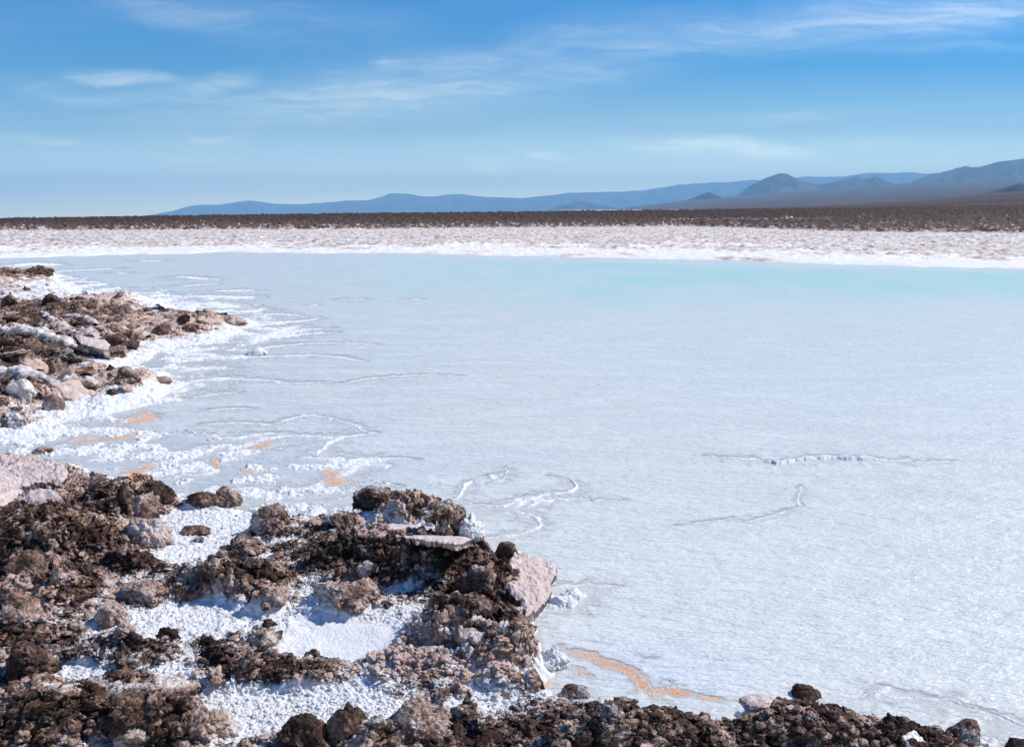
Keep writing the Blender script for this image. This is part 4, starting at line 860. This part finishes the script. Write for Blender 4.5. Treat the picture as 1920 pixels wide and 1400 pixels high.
make_log('salt_ledge', 'salt ledge', 'thick pink ledge with dark underside on the right of the peninsula', [(202, 616), (225, 624), (250, 632), (274, 640)], .12, .62, .0, 10, 'long salt ledges')
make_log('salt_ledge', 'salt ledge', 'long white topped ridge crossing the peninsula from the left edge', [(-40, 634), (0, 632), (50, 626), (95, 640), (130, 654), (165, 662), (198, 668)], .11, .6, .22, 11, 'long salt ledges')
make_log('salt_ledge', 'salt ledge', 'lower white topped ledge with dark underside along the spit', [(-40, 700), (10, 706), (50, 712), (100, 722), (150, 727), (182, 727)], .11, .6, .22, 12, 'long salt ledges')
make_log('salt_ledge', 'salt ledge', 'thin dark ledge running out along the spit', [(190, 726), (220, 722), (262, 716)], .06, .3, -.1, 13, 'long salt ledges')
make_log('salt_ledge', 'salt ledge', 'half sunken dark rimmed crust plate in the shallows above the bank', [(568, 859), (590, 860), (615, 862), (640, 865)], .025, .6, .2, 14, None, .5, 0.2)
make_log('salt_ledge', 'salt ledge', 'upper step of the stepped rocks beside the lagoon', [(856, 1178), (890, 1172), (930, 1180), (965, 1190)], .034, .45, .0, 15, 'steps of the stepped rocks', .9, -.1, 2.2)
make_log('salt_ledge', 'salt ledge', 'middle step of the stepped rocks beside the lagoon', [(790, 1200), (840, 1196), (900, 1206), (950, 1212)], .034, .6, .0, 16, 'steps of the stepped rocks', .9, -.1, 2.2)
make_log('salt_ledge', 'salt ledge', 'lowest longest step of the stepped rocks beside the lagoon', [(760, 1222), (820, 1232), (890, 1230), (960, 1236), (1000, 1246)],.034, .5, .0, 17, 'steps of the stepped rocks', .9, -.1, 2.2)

# ---------------------------------------------------------------- crumbs nobody could count: clods on the mud, nodules on the salt
def scatter(name, label, cat, n, want, rmin, rmax, tone, saltv, seed, squash=.75, smooth=False):
    rs = np.random.RandomState(seed)
    px = rs.uniform(-120, 2040, n*6); py = rs.uniform(840, 1560, n*6); x, y = ground(px, py, .08)
    S = hsample(x, y); ok = (S(land) > .6) & want(S, rs, len(x)); x, y = x[ok][:n], y[ok][:n]; S = hsample(x, y); z = S(Z)
    V0, T0 = ico(2); m_ = len(x); r = rmin+(rmax-rmin)*rs.rand(m_)**3.0
    sc3 = r[:, None]*np.stack([rs.uniform(.8, 1.3, m_), rs.uniform(.8, 1.3, m_), rs.uniform(.6, 1.1, m_)*squash], 1)
    V = V0[None]*sc3[:, None]*(1+(.17 if smooth else .30)*rs.randn(m_, len(V0)).clip(-1.5, 1.5)[..., None]*.7)
    a = rs.uniform(0, 6.28, m_); ca_, sa_ = np.cos(a)[:, None], np.sin(a)[:, None]
    V = np.stack([V[..., 0]*ca_-V[..., 1]*sa_, V[..., 0]*sa_+V[..., 1]*ca_, V[..., 2]], -1)+np.stack([x, y, z+r*.15], -1)[:, None]
    T = (T0[None]+(np.arange(m_)*len(V0))[:, None, None]).reshape(-1, 3)
    tn = np.repeat(tone(S, rs, m_), len(V0)); sv = np.repeat(saltv(S, rs, m_), len(V0))
    o = tri_mesh(name, V.reshape(-1, 3), T, M_CRUST, dict(tone=tn, salt=sv, stain=np.zeros(len(tn))), smooth=smooth); tag(o, label, cat, kind='stuff')
scatter('rubble', 'small crumbs of brown mud crust strewn over the near bank', 'rubble', 14000, lambda S, rs, n: (S(salt) < .42) & (S(pm) < .3), .004, .022,
        lambda S, rs, m_: S(tone)+rs.uniform(-.2, .25, m_), lambda S, rs, m_: S(salt)+rs.uniform(-.3, .15, m_), 5)
scatter('salt_crystals', 'small white salt nodules covering the salt patches', 'salt crystals', 4500, lambda S, rs, n: (S(salt) > .40) & (S(icy) < .3), .0025, .011,
        lambda S, rs, m_: .8+rs.uniform(-.2, .2, m_), lambda S, rs, m_: .85+rs.uniform(-.25, .2, m_), 6, 1.0, True)

def broken(name, label, cat, n, box, want, rmin, rmax, seed, flat=.3, tonef=None):
    rs = np.random.RandomState(seed); px = rs.uniform(box[0], box[2], n*8); py = rs.uniform(box[1], box[3], n*8); x, y = ground(px, py, .08)
    S = hsample(x, y); ok = want(S, rs, len(x)); x, y = x[ok][:n], y[ok][:n]; S = hsample(x, y); z = S(Z); m_ = len(x)
    V0, T0 = ico(4); p = 4.; Vb = V0*((np.abs(V0)**p).sum(1)**(-1/p))[:, None]
    tz = S(tone); r = rmin+(rmax-rmin)*rs.rand(m_)**2.2; out = []; tn = []; sv = []
    for i in range(m_):
        o_ = rs.rand(3)*90; V = Vb*(1+.30*noise3(Vb*1.1+o_, 1)+.22*(cells3(Vb*1.5+o_, 2)-.5)+.20*fbm3(Vb*3+o_, 5, 3, .65)+.06*noise3(Vb*14+o_, 9))[:, None]
        V = V*np.array([r[i]*rs.uniform(.8, 1.6), r[i]*rs.uniform(.6, 1.1), r[i]*rs.uniform(.6, 1.5)*flat])
        M_ = np.array(Matrix.Rotation(rs.uniform(-1.2, 1.2), 3, 'Z') @ Matrix.Rotation(rs.normal(0, .45), 3, 'X') @ Matrix.Rotation(rs.normal(0, .5), 3, 'Y'))
        V = V@M_.T; out.append(V+np.array([x[i], y[i], z[i]+r[i]*flat*.35])); b_ = rs.uniform(-.25, .3)
        tn.append((tz[i]*.8-.06+b_)+.35*fbm3(V/r[i]*2+o_, 3, 6)); sv.append(rs.uniform(-.45, .25)+.35*fbm3(V/r[i]*2+o_, 3, 7))
    T = (T0[None]+(np.arange(m_)*len(V0))[:, None, None]).reshape(-1, 3)
    o = tri_mesh(name, np.concatenate(out), T, M_CRUST, dict(tone=np.concatenate(tn), salt=np.concatenate(sv), stain=np.zeros(m_*len(V0)))); tag(o, label, cat, kind='stuff')
broken('broken_crust', 'broken tilted plates of brown crust littering the left peninsula', 'broken crust', 420, (-110, 498, 462, 812), lambda S, rs, n: S(shA) > .78, .04, .17, 31, .22)
broken('crust_fragments', 'jagged fragments of mud and salt crust on the near bank', 'crust fragments', 900, (-110, 850, 2040, 1540), lambda S, rs, n: (S(shB) > .8) & (S(pm) < .25) & (S(salt) < .62+.25*rs.rand(n)) & (S(PX*1.0) < 1050+900*rs.rand(n)**2), .008, .040, 32, .55)

# ---------------------------------------------------------------- haze
def haze():
    bm = bmesh.new(); bmesh.ops.create_cube(bm, size=1); me = bpy.data.meshes.new('haze'); bm.to_mesh(me); bm.free()
    o = bpy.data.objects.new('haze', me); col.objects.link(o); o.scale = (150000, 62000, 2430); o.location = (0, 62000/2-9000, 2430/2-35)
    m = bpy.data.materials.new('haze'); m.use_nodes = True; nt = m.node_tree; nt.nodes.clear()
    out = nt.nodes.new('ShaderNodeOutputMaterial'); v = nt.nodes.new('ShaderNodeVolumePrincipled')
    v.inputs['Color'].default_value = (*HAZE_COLOR, 1); v.inputs['Density'].default_value = HAZE_DENSITY; v.inputs['Anisotropy'].default_value = .0
    nt.links.new(v.outputs[0], out.inputs['Volume']); me.materials.append(m)
    tag(o, 'thin blue air between the lagoon and the far mountains', 'haze', kind='stuff')
haze()

# ---------------------------------------------------------------- render settings
cy_ = sc.cycles
cy_.use_denoising = True; cy_.denoiser = 'OPENIMAGEDENOISE'
cy_.max_bounces = 5; cy_.diffuse_bounces = 3; cy_.glossy_bounces = 2; cy_.transparent_max_bounces = 8; cy_.volume_bounces = 2
cy_.use_adaptive_sampling = True; cy_.adaptive_threshold = .015
